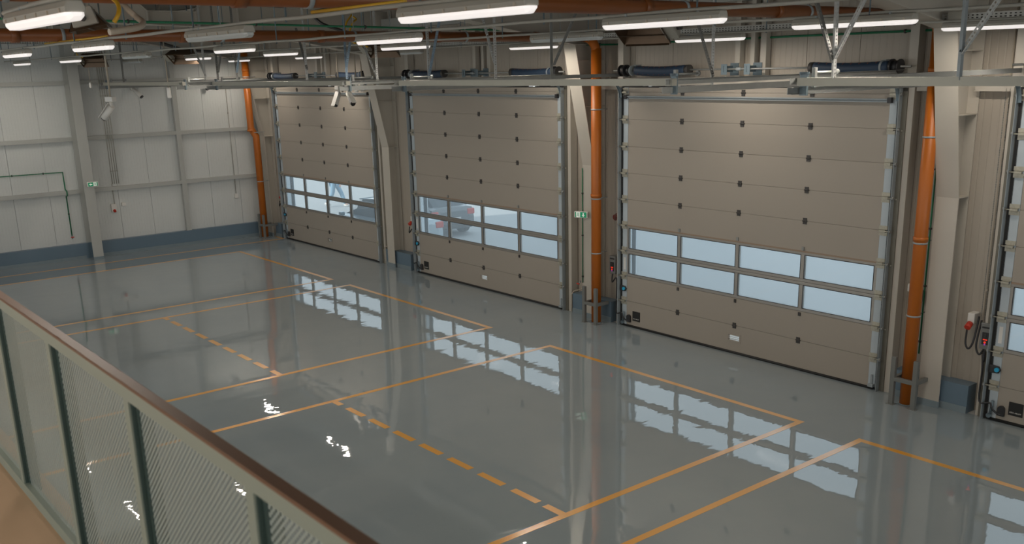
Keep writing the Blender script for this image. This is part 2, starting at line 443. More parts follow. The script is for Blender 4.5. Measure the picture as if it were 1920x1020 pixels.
# ------------------------------------------------------------------ portal frames
frame_lbl = ['tapered cream steel frame in the far left corner, behind the farthest drain pipe',
             'tapered cream steel frame between the first and second doors from the left',
             'tapered cream steel frame behind the drain pipe, between the second and third doors',
             'tapered cream steel frame beside the widest drain pipe, left of the cut-off door']
fw = .165
def profile_inner():
    return [(-.115, 0), (-.115, 3.11), (-.60, 5.39), (-2.10, 5.652), (-3.40, 5.873), (-4.05, 6.0), (-23.5, 6.62)]
prof = profile_inner()
for i, x in enumerate(FR):
    e = empty('portal_frame', (x, 0, 0), frame_lbl[i], 'steel frame', 'portal frames')
    z0 = [p for p in prof]
    # inner flange up the column
    m = MB()
    for (y0, a), (y1, b) in zip(prof[:2], prof[1:3]):
        m.prism([(-fw, y0, a), (-fw, y0+.016, a), (-fw, y1+.016, b), (-fw, y1, b)], (2*fw, 0, 0))
    m.build('column_flange', M_steel, e)
    m = MB()
    for (y0, a), (y1, b) in zip(prof[2:-1], prof[3:]):
        m.prism([(-fw, y0, a), (-fw, y0, a+.018), (-fw, y1, b+.018), (-fw, y1, b)], (2*fw, 0, 0))
    m.build('rafter_flange', M_steel, e)
    m = MB(); m.box(-fw, fw, YF-.03, YF-.012, 0, 6.42); m.build('outer_flange', M_steel, e)
    # web
    m = MB(); t = .006
    m.prism([(-t, -.10, 0), (-t, YF-.03, 0), (-t, YF-.03, 6.40), (-t, -.60, 6.40), (-t, -.60, 5.40), (-t, -.10, 3.11)], (2*t, 0, 0))
    m.build('column_web', M_steel, e)
    m = MB()
    top = [(-.60, 6.40), (-2.40, 6.41), (-3.3, 6.453), (-4.63, 6.477), (-4.77, 6.335), (-5.82, 6.335), (-5.99, 6.486), (-23.5, 7.12)]
    m.prism([(-t, a, b) for a, b in top]+[(-t, a, b+.01) for a, b in prof[2:][::-1]], (2*t, 0, 0))
    m.build('rafter_web', M_steel, e)
    m = MB()
    for (y0, a), (y1, b) in zip(top[:-1], top[1:]):
        m.prism([(-.1, y0, a), (-.1, y0, a+.014), (-.1, y1, b+.014), (-.1, y1, b)], (.2, 0, 0))
    m.build('top_flange', M_steel, e)
    for zz, yy in ((3.11, -.10), (4.25, -.34), (5.10, -.52), (5.40, -.60)):
        m = MB(); m.box(-fw+.005, fw-.005, yy, YF-.03, zz-.006, zz+.006); m.build('stiffener', M_steel, e)
    for yy, za, zb in ((-3.8, 5.95, 6.46), (-4.77, 6.01, 6.34), (-5.3, 6.03, 6.34), (-5.83, 6.05, 6.34)):
        m = MB(); m.box(-.12, .12, yy-.008, yy+.008, za+.02, zb); m.build('stiffener', M_steel, e)
    m = MB(); m.box(-fw-.008, fw+.008, -.135, -.10, 0, .10); m.build('base_cove', M_cove, e)
# gable column, rails and posts on the left wall
e = empty('gable_column', (-8.35, -5.48, 0), 'pale steel column standing against the gable wall under the exit sign', 'steel column')
MB().box(-.015, 0, -.14, .14, .0, 6.9).build('column_flange', M_steelg, e)
MB().box(-.50, -.015, -.005, .005, 0, 6.9).build('column_web', M_steelg, e)
MB().box(-.515, -.50, -.14, .14, 0, 6.9).build('outer_flange', M_steelg, e)
MB().box(0, .012, -.145, .145, 0, .07).build('base_cove', M_cove, e)
MB().box(-.54, -.05, .145, .175, 1, 1.01).build('stiffener', M_steelg, e)
rl = {4.82: 'topmost', 3.30: 'middle', 1.845: 'lowest'}
for z, nm in rl.items():
    o = MB((-8.83, -14, z)).box(-8.895, -8.77, -24, -5.64, z, z+.105).build('wall_rail', M_steelg); tag(o, f'{nm} horizontal steel rail on the gable wall, left of the gable column', 'steel rail', 'gable wall rails')
    o = MB((-8.83, -3, z)).box(-8.895, -8.77, -5.32, -.18, z, z+.105).build('wall_rail', M_steelg); tag(o, f'{nm} horizontal steel rail on the gable wall, right of the gable column', 'steel rail', 'gable wall rails')
o = MB((-8.83, -2.61, .43)).box(-8.895, -8.765, -2.68, -2.54, .43, 6.85).build('wall_post', M_steelg); tag(o, 'slim upright steel post on the gable wall between column and corner', 'steel post')

# eaves beam and roof purlins
o = MB((4, .05, 5.98)).box(XL, XR, -.02, .17, 5.98, 6.22).build('eaves_beam', M_steelg); tag(o, 'pale steel eaves beam along the top of the door wall', 'steel beam')
for i, yy in enumerate((-1.6, -3.2, -7.4, -9.0, -10.6, -12.2)):
    zz = 6.40+(-yy)*.04
    o = MB((4, yy, zz)).box(XL, XR, yy-.03, yy+.03, zz-.0, zz+.12).build('purlin', M_steel)
    tag(o, 'cream steel purlin running lengthways under the dark roof', 'purlin', 'roof purlins')

# ------------------------------------------------------------------ sectional doors
ZJ = [.5168+.5*i for i in range(9)]
order = ['leftmost', 'second from the left', 'third from the left', 'cut-off rightmost']
def text_mesh(body, size, name, m, parent, loc, rot):
    c = bpy.data.curves.new(name, 'FONT'); c.body = body; c.size = size; c.extrude = .0008; c.align_x = 'CENTER'
    o = bpy.data.objects.new(name, c); COL.objects.link(o)
    dg = bpy.context.evaluated_depsgraph_get()
    me = bpy.data.meshes.new_from_object(o.evaluated_get(dg)); me.materials.clear(); me.materials.append(m)
    COL.objects.unlink(o); bpy.data.objects.remove(o)
    q = bpy.data.objects.new(name, me); COL.objects.link(q); q.parent = parent; q.location = loc; q.rotation_euler = rot
    return q
def make_door():
    e = empty('door_1', (0, 0, 0))
    w = DW; zs = [.04]+ZJ+[4.60]
    for i in range(len(zs)-1):
        z0, z1 = zs[i]+.002, zs[i+1]-.002
        if i in (2, 3):   # glazed sections
            m = MB(); fz = .05
            m.box(0, w, -.03, .03, z0, z0+fz); m.box(0, w, -.03, .03, z1-fz, z1)
            m.box(-.0, .045, -.03, .03, z0+fz, z1-fz); m.box(w-.045, w, -.03, .03, z0+fz, z1-fz)
            for k in (1, 2, 3): m.box(w*k/4-.034, w*k/4+.034, -.032, .03, z0+fz, z1-fz)
            g = m.build('glazed_section', M_alu, e, .004)
            for k in range(4):
                a = w*k/4+(.045 if k == 0 else .034); b = w*(k+1)/4-(.045 if k == 3 else .034)
                MB().box(a, b, .012, .016, z0+fz, z1-fz).build('window_pane', M_pane, g)
            m = MB()
            for k in range(4):
                a = w*k/4+(.045 if k == 0 else .034); b = w*(k+1)/4-(.045 if k == 3 else .034)
                for q in ((a, b, z0+fz, z0+fz+.008), (a, b, z1-fz-.008, z1-fz), (a, a+.008, z0+fz, z1-fz), (b-.008, b, z0+fz, z1-fz)):
                    m.box(q[0], q[1], -.034, -.02, q[2], q[3])
            m.build('glazing_gasket', M_blackp, g)
        else:
            m = MB()
            if i == 0:   # lowest section carries the opening of the vent grille
                gx0, gx1, gz0, gz1 = w/2-.12, w/2+.12, .235, .335
                m.box(0, gx0, -.025, .02, z0, z1); m.box(gx1, w, -.025, .02, z0, z1)
                m.box(gx0, gx1, -.025, .02, z0, gz0); m.box(gx0, gx1, -.025, .02, gz1, z1)
            else: m.box(0, w, -.025, .02, z0, z1)
            if i not in (0, 1, 4): m.box(.002, w-.002, -.014, -.006, z0-.008, z0+.012)
            m.build('panel_section', M_door, e, .004 if i else 0)
    m = MB(); m.box(0, w, -.036, .02, 2.0168-.012, 2.0168+.012); m.build('window_top_seal', M_brown, e)
    m = MB(); m.box(-.1, w+.1, -.03, .03, 0.0, .04); m.tube([(-.1, -.03, .02), (w+.1, -.03, .02)], .02, 8); m.build('bottom_seal', M_black, e)
    m = MB()
    pts = []
    for k in range(41):
        a = -.12+(w+.24)*k/40; m.box(a, a+(w+.24)/40, -.02, .05, 4.558, 4.625+.008*math.sin(k*1.3)+.005*math.sin(k*.7))
    m.build('top_seal', M_black, e)
    # stiffening bar across the top section
    m = MB(); m.box(-.02, w+.02, -.085, -.03, 4.437, 4.452); m.box(-.02, w+.02, -.045, -.03, 4.412, 4.44); m.box(-.02, w+.02, -.085, -.03, 4.402, 4.414)
    m.build('stiffening_bar', M_zinc, e)
    for sx_ in (-.02, w+.02):
        m = MB(); m.box(sx_-.03, sx_+.03, -.10, -.025, 4.39, 4.47); m.build('bar_end_cap', M_blackp, e)
    # galvanised end strips, hinges and roller brackets
    for a, b in ((-.125, 0), (w, w+.125)):
        m = MB(); m.box(a, b, -.03, .02, .04, 4.60); m.build('edge_strip', M_strip, e)
    for j, z in enumerate(ZJ):
        for k in (1, 2, 3):
            x = w*k/4
            m = MB()
            if j in (2, ): continue
            if j in (1, 3):
                dz = -.05 if j == 1 else .05
                m.box(x-.022, x+.022, -.045, -.03, z+dz-.03, z+dz+.03)
                m.build('hinge', M_hinge if j == 1 else M_zincd, e)
                continue
            m.box(x-.035, x+.035, -.036, -.024, z-.05, z+.05); m.tube([(x-.04, -.036, z), (x+.045, -.036, z)], .012, 8)
            m.build('hinge', M_hinge, e)
        for s, x in ((-1, -.0625), (1, w+.0625)):
            m = MB()
            m.box(x-.075, x+.062, -.038, -.03, z-.075, z-.02); m.box(x-.075, x+.062, -.038, -.03, z+.02, z+.075)
            m.box(x-.05, x+.05, -.085, -.036, z-.02, z-.012); m.box(x-.05, x+.05, -.085, -.036, z+.012, z+.02)
            m.box(x-.05, x+.05, -.085, -.078, z-.02, z+.02)
            m.tube([(x-s*.05, -.075, z), (x+s*.13, -.075, z)], .009, 8)
            br = m.build('roller_bracket', M_brk, e)
            m = MB(); m.tube([(x+s*.11, -.075, z), (x+s*.145, -.075, z)], .026, 12); m.build('roller', M_zincd, br)
    # vent grille in the bottom section
    m = MB(); c = w/2
    for q in ((c-.15, c-.12, .205, .365), (c+.12, c+.15, .205, .365), (c-.12, c+.12, .335, .365), (c-.12, c+.12, .205, .235)):
        m.box(q[0], q[1], -.033, -.022, q[2], q[3])
    g = m.build('vent_grille', M_door, e)
    for k in range(3):
        z = .250+k*.032
        m = MB(); m.prism([(c-.12, -.02, z+.016), (c-.12, .015, z-.006), (c-.12, .018, z-.002), (c-.12, -.017, z+.020)], (.24, 0, 0)); m.build('slat', M_white, g)
    # name plate, rope holder, latch and cable end
    npx = .265
    pl = MB(); pl.box(npx-.10, npx+.10, -.034, -.024, .14, .335); pl = pl.build('name_plate', M_black, e, .003)
    text_mesh('ASSA ABLOY', .029, 'lettering', M_white, pl, (npx, -.0352, .175), (PI/2, 0, 0))
    m = MB(); cc = [(.075+.05*math.cos(a), -.025, .20+.05*math.sin(a)+.0) for a in [PI*k/10 for k in range(11)]]+[(.025, -.025, .10), (.125, -.025, .10)]
    m.prism(cc, (0, -.045, 0)); m.build('rope_holder', M_blackp, e, .006)
    m = MB(); m.prism([(-.15, -.03, .70), (-.02, -.03, .71), (.01, -.03, .76), (-.02, -.03, .81), (-.15, -.03, .82)], (0, -.035, 0))
    lt = m.build('latch', M_blackp, e, .008)
    m = MB(); m.tube([(-.035, -.065, .765), (-.035, -.095, .765)], .032, 14); m.build('latch_knob', M_blue, lt)
    m = MB(); m.tube([(-.075, -.06, .09), (-.05, -.06, .30)], .018, 8); m.tube([(-.085, -.05, .07), (-.085, -.075, .07)], .035, 12)
    m.build('cable_anchor', M_zblue, e)
    m = MB(); m.box(w+.02, w+.11, -.08, -.03, .045, .09); m.box(w+.05, w+.08, -.05, -.03, .09, .24); m.build('bottom_bracket', M_zinc, e)
    m = MB(); m.box(-.085, -.035, -.032, -.0305, 1.14, 1.38); m.build('type_label', M_white, e)
    return e
door = make_door()
for i, x in enumerate(L):
    o = door if i == 0 else copy_tree(door)
    o.name = f'door_{i+1}'; o.location = (x, 0, 0)
    tag(o, f'cream sectional door with a two-row window band, {order[i]}', None, None, 'structure')

# door surround (posts, header) for each door
def make_surround():
    e = empty('door_surround', (0, 0, 0)); w = DW
    for a in (-.305, w+.215):
        MB().box(a, a+.135, .0, YF-.02, 0, 6.0).build('post', M_steel, e)
    MB().box(-.17, w+.215, .055, YF-.02, 4.63, 4.77).build('header', M_steel, e)
    for a, b in ((2.385, 2.485), (2.70, 2.78), (2.90, 3.01)):
        MB().box(a, b, .06, YF-.02, 4.77, 6.0).build('upper_post', M_steel, e)
    return e
sur = make_surround()
for i, x in enumerate(L):
    o = sur if i == 0 else copy_tree(sur); o.location = (x, 0, 0)
    tag(o, f'cream steel posts and header framing the {order[i]} door', 'door surround', 'door surrounds')
for i, (a, b) in enumerate(gaps[1:4]):
    for p, q, side in ((a+.23, FR[i+1]-.17, 'left'), (FR[i+1]+.17, b-.19, 'right')):
        o = MB(((p+q)/2, .1, 4.56)).box(p, q, .03, YF-.005, 4.56, 4.66).build('wall_tie', M_steel)
        tag(o, f'short cream cross rail {side} of the steel column beside the {order[i+1]} door', 'steel rail', 'cross rails beside the columns')

# guide tracks, cross beam and hangers
def make_tracks():
    e = empty('door_track', (0, 0, 0)); w = DW
    ZH = 4.74; YE = -5.1
    for s, x in ((-1, -.145), (1, w+.145)):
        # upright channel and its angle against the post
        m = MB()
        xo = x+s*.035
        m.box(xo-.004, xo+.004, -.11, -.0, 0, 4.6)
        m.build('guide_rail', M_zinc, e)
        m = MB(); m.box(min(x, x+s*.12)+.005, max(x, x+s*.12)-.005, -.02, .0, 0, 4.62)
        up = m.build('track_angle', M_angle, e)
        m = MB(); m.box(min(x-s*.03, x+s*.022), max(x-s*.03, x+s*.022), -.03, .01, 0, 4.62); m.build('side_seal', M_black, e)
        # curved part
        R = .32
        pts = arc((x, -.08-R, 4.42), 0, PI/2, R, (0, 1, 0), (0, 0, 1), 10)
        m = MB()
        for a, b in zip(pts[:-1], pts[1:]): m.bar(a, b, .05, .008, up=(0, 1, 1)); m.bar(a+Vector((s*.025, 0, 0)), b+Vector((s*.025, 0, 0)), .006, .045, up=(0, 1, 1))
        m.build('curved_rail', M_zblue, e)
        m = MB(); m.box(x+s*.025-.004, x+s*.025+.004, YE, -.40, ZH-.035, ZH+.035)
        a0, a1 = sorted((x-s*.02, x+s*.025))
        m.box(a0, a1, YE, -.40, ZH-.037, ZH-.031); m.box(a0, a1, YE, -.40, ZH+.029, ZH+.035)
        m.build('horizontal_rail', M_zincd, e)
        m = MB(); m.box(x+s*.03, x+s*.036, YE+.05, -.05, ZH+.06, ZH+.12); a0, a1 = sorted((x+s*.03, x+s*.08)); m.box(a0, a1, YE+.05, -.05, ZH+.115, ZH+.12)
        m.build('rail_angle', M_zincd, e)
        m = MB(); m.box(x-.01, x+.07, -4.92, -4.89, ZH-.05, ZH+.18); m.box(x-.02, x+.09, -4.92, -4.90, ZH+.15, ZH+.18); m.build('end_bracket', M_zblue, e)
        m = MB(); m.tube([(x-s*.06, -4.75, ZH+.17), (x-s*.06, -4.40, ZH+.17)], .014, 8); m.tube([(x-s*.06, -4.41, ZH+.17), (x-s*.06, -4.38, ZH+.17)], .03, 10); m.box(x-s*.06-.02, x-s*.06+.02, -4.80, -4.76, ZH+.02, ZH+.22)
        m.build('spring_bumper', M_zincd, e)
        zb = .06
        for z in (1.0, 2.0, 3.0, 4.0):
            m = MB(); m.tube([(x+s*.075, -.02, z), (x+s*.075, -.032, z)], .013, 8); m.build('bolt', M_brk, e)
    m = MB(); m.box(-.14, w+.22, -4.99, -4.91, 4.785, 4.865)
    m.build('cross_beam', M_beam, e)
    return e
tracks = make_tracks()
for i, x in enumerate(L):
    o = tracks if i == 0 else copy_tree(tracks); o.location = (x, 0, 0)
    tag(o, f'galvanised lifting tracks and cross beam of the {order[i]} door', 'door track', 'door tracks')

# torsion springs and shaft
def make_shaft():
    e = empty('torsion_spring_shaft', (0, 0, 4.905)); w = DW; y = -.16
    MB().tube([(-.25, y, 0), (w+.36, y, 0)], .016, 10).build('shaft', M_zincd, e)
    for a, b in ((.33, 1.52), (4.10, 5.36)):
        n_ = 22; pts = []; rd = []
        for k in range(n_+1):
            t = k/n_; pts.append((a+(b-a)*t, y, -.02*math.sin(PI*t))); rd.append(.083+.003*(k % 2))
        sp = MB().tube(pts, rd, 18).build('spring', M_spring, e)
        m = MB()
        for k in range(8):
            for aa in (-1.9, -2.5, -3.1):
                t = (k+.7)/9.2
                c = Vector((a+(b-a)*t, y, -.02*math.sin(PI*t))); dr = Vector((0, math.cos(aa), math.sin(aa)+0))
                dr = Vector((0, -abs(math.cos(aa+.9)), math.sin(aa+2.6))).normalized()
                m.tube([c+dr*.084, c+dr*.0885], .007, 6)
        m.build('orange_dot', M_springdot, sp)
    for a in (1.52, 4.02):
        MB().tube([(a, y, 0), (a+.08, y, 0)], .085, 18).build('spring_plug', M_hinge, e)
    for a, s in ((-.06, 1), (w+.20, -1)):
        m = MB(); m.tube([(a, y, 0), (a+s*.02, y, 0)], .105, 22); m.tube([(a+s*.02, y, 0), (a+s*.12, y, 0)], .085, 22)
        m.tube([(a+s*.12, y, 0), (a+s*.15, y, 0)], .108, 22); m.tube([(a+s*.15, y, 0), (a+s*.26, y, 0)], .075, 22)
        dr = m.build('cable_drum', M_blackp, e)
        m = MB(); m.tube([(a+s*.27, y, 0), (a+s*.30, y, 0)], .092, 18); m.box(min(a+s*.27, a+s*.31), max(a+s*.27, a+s*.31), y+.05, .05, -.06, .1); m.build('end_bearing_plate', M_zinc, e)
    for a in (2.31, 2.78):
        m = MB(); m.box(a, a+.17, .04, .055, -.105, .095); m.box(a+.04, a+.055, y-.05, .04, -.05, .05); m.box(a, a+.12, y-.04, y-.032, -.09, .08)
        m.build('centre_bearing_plate', M_zblue, e)
    MB().tube([(2.60, y, 0), (2.70, y, 0)], .028, 12).build('coupling', M_zinc, e)
    return e
sh = make_shaft()
for i, x in enumerate(L):
    o = sh if i == 0 else copy_tree(sh); o.location = (x, 0, 4.905)
    tag(o, f'shaft with two dark blue torsion springs above the {order[i]} door', 'torsion spring', 'torsion spring shafts above the doors')

# perforated hanger struts
def ceil_z(y): return 6.52+(.3-y)*.04
def hanger(a, b, m_, label, diag=(), w=.045):
    a = Vector(a); b = Vector(b); b.z = ceil_z(b.y)
    e = empty('track_hanger', a, label, 'hanger strut', 'slotted hangers of the door tracks')
    def angle(p, q, name, mm):
        p = Vector(p)-a; q = Vector(q)-a
        t = (q-p).normalized(); s1 = t.cross(Vector((0, 1, 0))); s1 = s1.normalized() if s1.length > .1 else Vector((1, 0, 0)); s2 = t.cross(s1)
        m = MB(); m.bar(p+s1*w/2, q+s1*w/2, w, .004, up=s2); m.bar(p+s2*w/2, q+s2*w/2, w, .004, up=s1); m.build(name, mm, e)
    angle(a, b, 'upright', m_)
    for p, q, mm in diag: angle(p, q, 'brace', mm)
    return e
Yb = -4.95
def hp(px, py, y=Yb): return onY(px, py, y)
hanger(hp(1567, 148), hp(1569, 0) + Vector((0, 0, .7)), M_slot, 'slotted upright with V-shaped braces above the cut beam end, in front of the wide spring', [(hp(1565, 112), hp(1538, 48) + Vector((-.1, 0, .4)), M_slotd), (hp(1565, 118), hp(1625, 2)+Vector((.1, 0, .2)), M_slot)], .05)
hanger(hp(1803, 150), hp(1814, 0)+Vector((0, 0, .6)), M_zinc, 'bright upright hanger with slotted brace in front of the wide cream column', [(hp(1807, 102), hp(1882, 3)+Vector((.1, 0, .2)), M_slot)], .05)
tx = L[2]+DW+.17
hanger((tx, -4.215, 4.70), (tx, -4.215, 6.55), M_slot, 'slotted upright with dark brace ending above the middle of the third door', [((tx, -4.2, 4.88), onX(1296, 46, tx)+Vector((0, -.35, 1.0)), M_slotd)])
hanger(hp(1037, 148), hp(1037, 148)+Vector((0, 0, 1.6)), M_zincd, 'plain grey upright with slotted brace left of the first big cream column top', [(hp(1041, 122), hp(1075, 50)+Vector((.1, 0, .2)), M_slotd)])
hanger(hp(932, 148), hp(932, 148)+Vector((0, 0, 1.55)), M_slot, 'slotted upright with brace on the cross beam left of the blue spring', [(hp(930, 118), hp(916, 72)+Vector((-.1, 0, .3)), M_slot)])
hanger(hp(807, 148), hp(807, 148)+Vector((0, 0, 1.6)), M_slot, 'slotted upright with long bluish brace in front of the spring above the second door', [(hp(806, 146), hp(833, 33)+Vector((.05, 0, .3)), M_slotb)])
hanger(hp(653, 148), hp(653, 148)+Vector((0, 0, 1.55)), M_slotb, 'bluish slotted upright with short brace behind the hanging camera poles', [(hp(651, 130), hp(660, 85)+Vector((.05, 0, .2)), M_slotb)])
hanger(hp(578, 150), hp(578, 150)+Vector((0, 0, 1.55)), M_slot, 'slotted upright with brace over the leftmost door, beside the lamp pair', [(hp(578, 130), hp(561, 74)+Vector((-.05, 0, .2)), M_slotd)])
hanger((5.44, -4.3, 4.72), (5.44, -4.3, 6.4), M_slot, 'pale slotted upright with brace meeting the top of the second column', [((5.44, -4.28, 4.85), (4.95, -4.28, 5.55), M_slot)])
hanger(hp(387, 150), hp(387, 150)+Vector((0, 0, 1.5)), M_slot, 'thin slotted upright with pinkish brace beside the brown heater', [(hp(387, 142), hp(366, 100)+Vector((-.05, 0, .2)), M_slot)])
hanger(hp(411, 150), hp(411, 150)+Vector((0, 0, 1.5)), M_slotd, 'thin grey upright with V brace left of the orange corner pipe', [(hp(411, 136), hp(420, 90)+Vector((.05, 0, .2)), M_slotd)])
hanger(hp(447, 150), hp(447, 150)+Vector((0, 0, 1.5)), M_slotd, 'thin upright with bluish brace beside the orange corner pipe', [(hp(446, 136), hp(455, 80)+Vector((.05, 0, .2)), M_slotb)])
hanger(hp(234, 155), hp(234, 155)+Vector((0, 0, 1.5)), M_slotd, 'dark thin upright at the far end of the leftmost cross beam', [(hp(232, 140), hp(228, 90)+Vector((-.05, 0, .2)), M_slotd)])

# ------------------------------------------------------------------ orange drain pipes
def clamp(m, x, y, z, R):
    m.tube([(x, y, z-.012), (x, y, z+.012)], R+.008, 20)
def downpipe(x, y, top, R, label, clamps, elbow=None, mid=None):
    e = empty('drain_pipe', (x, y, 0), label, 'drain pipe', 'orange drain pipes')
    pts = [(0, 0, 0), (0, 0, top)] if not mid else [(0, 0, 0), (0, 0, mid[0]-.12), (mid[1], mid[2], mid[0]+.12), (mid[1], mid[2], top)]
    MB().tube(pts, R, 24).build('upright_pipe', M_orange, e)
    tx_, ty_ = (mid[1], mid[2]) if mid else (0, 0)
    for z in clamps:
        m = MB(); ax, ay = (tx_, ty_) if (mid and z > mid[0]) else (0, 0)
        clamp(m, ax, ay, z, R); m.tube([(ax, ay, z), (ax, ay+.3, z)], .008, 6); m.build('pipe_clamp', M_zinc, e)
    m = MB()
    for z in (clamps[1]+.06, top-.5): 
        ax, ay = (tx_, ty_) if (mid and z > mid[0]) else (0, 0)
        MB().tube([(ax, ay, z-.03), (ax, ay, z+.03)], R+.011, 24).build('socket_ring', M_orange, e)
    MB().tube([(0, 0, 0), (0, 0, .012)], R+.02, 20).build('floor_collar', M_cove, e)
    if elbow:
        y1, z1, R2 = elbow
        pts = [(tx_, ty_, top-.25)]+[(tx_+.0, ty_-.0, top-.12)]+arc((tx_, ty_-.30, top-.10), 0, PI/2, .30, (0, 1, 0), (0, 0, 1), 8)
        m = MB(); m.tube(pts, R2+.006, 20); m.build('elbow', M_orange, e)
        zc = top+.20
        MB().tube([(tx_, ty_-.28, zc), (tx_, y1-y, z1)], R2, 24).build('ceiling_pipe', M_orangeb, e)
        n_ = 5 if y1 < -8 else 3
        yy = ty_-.9; k = 0
        while yy > y1-y:
            t = (yy-(ty_-.28))/((y1-y)-(ty_-.28)); zz = zc+(z1-zc)*t
            m = MB(); m.tube([(tx_, yy-.02, zz), (tx_, yy+.02, zz)], R2+.008, 20); m.tube([(tx_, yy, zz), (tx_, yy, zz+.9)], .006, 6); m.build('pipe_clamp', M_zinc, e)
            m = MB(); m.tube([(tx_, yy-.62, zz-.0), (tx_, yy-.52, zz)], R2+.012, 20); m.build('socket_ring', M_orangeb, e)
            yy -= 2.15
    return e
downpipe(13.40, -.27, 5.36, .093, 'widest-looking orange drain pipe, left of the wide cream column on the right', (1.37, 2.45, 3.95), (-13.5, 5.60, .072))
downpipe(6.66, -.25, 5.32, .098, 'orange drain pipe in front of the column between the second and third doors', (1.42, 2.50, 4.20), (-13.5, 5.58, .080))
downpipe(-8.29, -.385, 5.6, .105, 'orange drain pipe with a kink in the far left corner', (1.75, 3.25, 4.9), None, (3.25, -.06, -.12))

# pipe guards
def guard(x0, x1, yf, label, hh=(.74, .74)):
    e = empty('pipe_guard', ((x0+x1)/2, yf, 0), label, 'pipe guard', 'grey steel guards round the drain pipes')
    c = (x0+x1)/2
    for k, x in enumerate((x0, x1)):
        MB().box(x-c-.035, x-c+.035, -.03, .03, 0, hh[k]).build('post', M_guard, e, .004)
        MB().box(x-c-.03, x-c+.03, .03, -.06-yf, .37, .43).build('side_bar', M_guard, e, .004)
        MB().box(x-c-.06, x-c+.06, -.05, .05, 0, .006).build('base_plate', M_guard, e)
    MB().box(x0-c+.03, x1-c-.03, -.03, .03, .37, .43).build('front_bar', M_guard, e, .004)
guard(13.25, 13.60, -.43, 'grey steel guard round the drain pipe beside the third door, right of it')
guard(6.47, 6.80, -.40, 'grey steel guard round the drain pipe between the second and third doors')
guard(-8.35, -8.02, -.52, 'grey steel guard round the drain pipe in the far left corner')

# ------------------------------------------------------------------ lamps, rails
ROWS = {1: -1.15, 2: -4.60, 3: -7.12, 4: -9.82, 5: -11.95}
LAMPS = [  # x-left px, y, x-right px, y, row, lit, label
 (12, 47, 160, 20, 5, 1, 'large blurred lit tube lamp at the top left corner of the picture'),
 (357, 70, 466, 59, 4, 0, 'unlit white tube lamp in front of the left orange ceiling pipe'),
 (763, 33, 986, 14, 4, 1, 'long lit tube lamp crossing in front of the upper orange pipe at the top edge'),
 (669, 79, 792, 70, 3, 1, 'lit tube lamp directly above the brown heater near the hanging cameras'),
 (1131, 48, 1363, 31, 3, 1, 'long lit tube lamp above the brown heater with the yellow hose, centre right'),
 (1487, 49, 1720, 36, 2, 1, 'long lit tube lamp right of centre in front of the V-braced hanger'),
 (1264, 76, 1400, 69, 1, 1, 'lit tube lamp near the wall above the third door'),
 (954, 90, 1048, 87, 1, 1, 'lit tube lamp near the wall above the right half of the second door'),
 (997, 75, 1128, 68, 2, 0, 'unlit tube lamp above the top of the pipe-side column'),
 (143, 92, 207, 87, 4, 1, 'lit tube lamp in front of the top of the white camera pole'),
 (10, 103, 54, 99, 4, 1, 'lit tube lamp at the left picture edge, the upper one of two'),
 (112, 114, 152, 111, 3, 1, 'lit tube lamp left of the farthest brown heater'),
 (26, 121, 57, 119, 3, 1, 'lit tube lamp at the left picture edge, the lower one of two'),
 (229, 107, 284, 104, 3, 0, 'unlit tube lamp on the left, upper one of the stacked pair'),
 (230, 116, 264, 113, 2, 0, 'unlit tube lamp on the left, lower one of the stacked pair'),
 (401, 97, 480, 92, 3, 1, 'lit tube lamp just under the left orange ceiling pipe, above the corner pipe'),
 (495, 102, 558, 99, 2, 1, 'lit tube lamp above the leftmost door, the nearer of an overlapping pair'),
 (553, 103, 604, 100, 1, 1, 'lit tube lamp above the leftmost door, the farther of an overlapping pair'),
 (733, 91, 786, 86, 2, 1, 'lit tube lamp partly hidden behind the brown heater near the cameras'),
 (730, 98, 790, 95, 1, 0, 'unlit tube lamp below the lamp behind the brown heater near the cameras'),
 (428, 111, 468, 108, 1, 1, 'small lit tube lamp in front of the top of the orange corner pipe'),
 (353, 108, 389, 106, 2, 1, 'lit tube lamp half hidden behind the brown heater left of centre'),
 (1757, 55, 1990, 38, 1, 1, 'lit tube lamp at the right picture edge in front of the perforated tray'),
]
LAMP_W = 32.0
